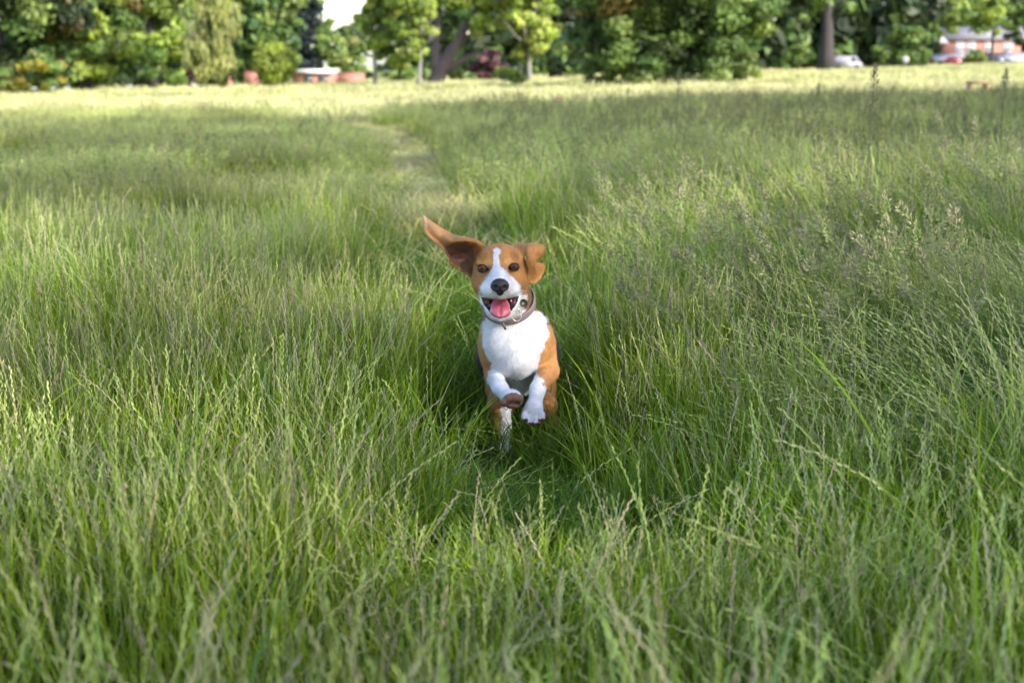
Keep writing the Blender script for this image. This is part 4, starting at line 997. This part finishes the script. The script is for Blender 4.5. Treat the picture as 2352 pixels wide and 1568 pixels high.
    m4, t4, b4 = new_mat('tongue'); tc = t4.nodes.new('ShaderNodeTexCoord'); nz = t4.nodes.new('ShaderNodeTexNoise'); nz.inputs['Scale'].default_value = 320; t4.links.new(tc.outputs['Object'], nz.inputs[0])
    bp = t4.nodes.new('ShaderNodeBump'); bp.inputs['Strength'].default_value = .25; bp.inputs['Distance'].default_value = .002; t4.links.new(nz.outputs[0], bp.inputs['Height']); t4.links.new(bp.outputs[0], b4.inputs['Normal'])
    b4.inputs['Base Color'].default_value = (.52, .105, .15, 1); b4.inputs['Roughness'].default_value = .32; b4.inputs['Subsurface Weight'].default_value = .15; b4.inputs['Subsurface Radius'].default_value = (.006, .002, .002)
    obj('tongue', make_mesh('tongue', TV-base, TQ, smooth=True, mat=m4), root)
    # --- teeth
    m_tooth = flat_mat('tooth', (.75, .72, .64), .25, .05)
    for uu, vv, dv, r in ((1174, 690, 3, .0016), (1128, 711, -4, .0015), (1169, 710, -4, .0015)):
        mb = MB().tube([P(uu, vv-dv*.2, 3.165)-base, P(uu, vv+dv*.4, 3.163)-base, P(uu, vv+dv, 3.162)-base], [r, r*.8, r*.2], 7); mb.build('tooth', m_tooth, root, True)
    # --- collar
    a, b_ = P(1176, 745, 3.41), P(1158, 640, 3.305); ax = unit(b_-a); cen = a+(b_-a)*.50
    e1 = unit(np.cross(ax, [0, 0, 1.0])); e1 = e1 if e1[0] > 0 else -e1; e2 = np.cross(ax, e1)
    nseg = 72; R0 = .0605; sec = [(-.0105, 0), (-.0105, .0026), (-.009, .0034), (.009, .0034), (.0105, .0026), (.0105, 0)]
    CV = []
    for k in range(nseg):
        th = 2*math.pi*k/nseg; rd = math.cos(th)*e1*1.03+math.sin(th)*e2
        for (w_, h_) in sec: CV.append(cen+rd*(R0+h_)+ax*w_)
    ns_ = len(sec); CQ = [[k*ns_+i, k*ns_+(i+1) % ns_, ((k+1) % nseg)*ns_+(i+1) % ns_, ((k+1) % nseg)*ns_+i] for k in range(nseg) for i in range(ns_)]
    m5, t5, b5 = new_mat('webbing'); tc = t5.nodes.new('ShaderNodeTexCoord'); wv = t5.nodes.new('ShaderNodeTexWave'); wv.inputs['Scale'].default_value = 95; wv.bands_direction = 'X'; t5.links.new(tc.outputs['Object'], wv.inputs[0])
    mx = t5.nodes.new('ShaderNodeMix'); mx.data_type = 'RGBA'; mx.inputs[6].default_value = (.115, .078, .085, 1); mx.inputs[7].default_value = (.24, .175, .19, 1); t5.links.new(wv.outputs[1], mx.inputs[0]); t5.links.new(mx.outputs[2], b5.inputs['Base Color'])
    bp = t5.nodes.new('ShaderNodeBump'); bp.inputs['Strength'].default_value = .4; bp.inputs['Distance'].default_value = .001; t5.links.new(wv.outputs[1], bp.inputs['Height']); t5.links.new(bp.outputs[0], b5.inputs['Normal']); b5.inputs['Roughness'].default_value = .7
    collar = obj('collar', make_mesh('collar', np.array(CV)-base, CQ, smooth=False, mat=m5), root)
    M_MET = flat_mat('steel', (.55, .53, .5), .3, .1, 10, metal=1.0)
    def on_ring(uv, off=.004):
        p = P(*uv, 3.30); th = math.atan2((p-cen)@e2, (p-cen)@e1); return cen+(math.cos(th)*e1*1.03+math.sin(th)*e2)*(R0+off)
    def ring(c, nrm, r, tr, sq=1.0):
        nrm = unit(nrm); x_ = unit(np.cross(nrm, [0, 0, 1.0])); y_ = np.cross(nrm, x_); th = np.linspace(0, 2*np.pi, 25)
        return [c+x_*math.cos(q)*r*sq+y_*math.sin(q)*r for q in th], tr
    fwd = np.array([.15, -1, .1])
    c1 = P(1187, 727, 3.262); c2 = P(1196, 712, 3.255); ct = P(1202.5, 696, 3.250)
    mb = MB(); mb.tube(*ring(c1, fwd, .0105, .0012), 7, False); mb.V = [q-base for q in mb.V]; mb.build('ring', M_MET, collar, True)
    mb = MB(); mb.tube(*ring(c2, np.array([.8, -.6, .1]), .0075, .0009), 7, False); mb.V = [q-base for q in mb.V]; mb.build('ring', M_MET, collar, True)
    th = np.linspace(0, 2*np.pi, 28, endpoint=False); fn = unit(np.array([.25, -1, .25])); x_ = unit(np.cross(fn, [0, 0, 1.0])); y_ = np.cross(fn, x_)
    mb = MB(); rim = [ct+(x_*math.cos(q)+y_*math.sin(q))*.0095 for q in th]
    TVv = np.array([q-fn*-.0008 for q in rim]+[q+fn*-.0008 for q in rim]); nn_ = 28
    mb.add(TVv, [[k, (k+1) % nn_, nn_+(k+1) % nn_, nn_+k] for k in range(nn_)], [[0, k, k+1] for k in range(1, nn_-1)]+[[nn_, nn_+k+1, nn_+k] for k in range(1, nn_-1)])
    mb.V = [q-base for q in mb.V]; tg_ = mb.build('tag', flat_mat('tag enamel', (.045, .055, .035), .35, .5, 260, .3, metal=.3), collar)
    mb = MB(); a_ = P(1152, 738, 3.262); mb.tube([a_, P(1157, 747, 3.258), P(1161, 756, 3.262)], [.0032, .0036, .003], 7); mb.V = [q-base for q in mb.V]; mb.build('strap', flat_mat('strap', (.13, .075, .065), .6, .2, 60), collar, True)
build_dog()
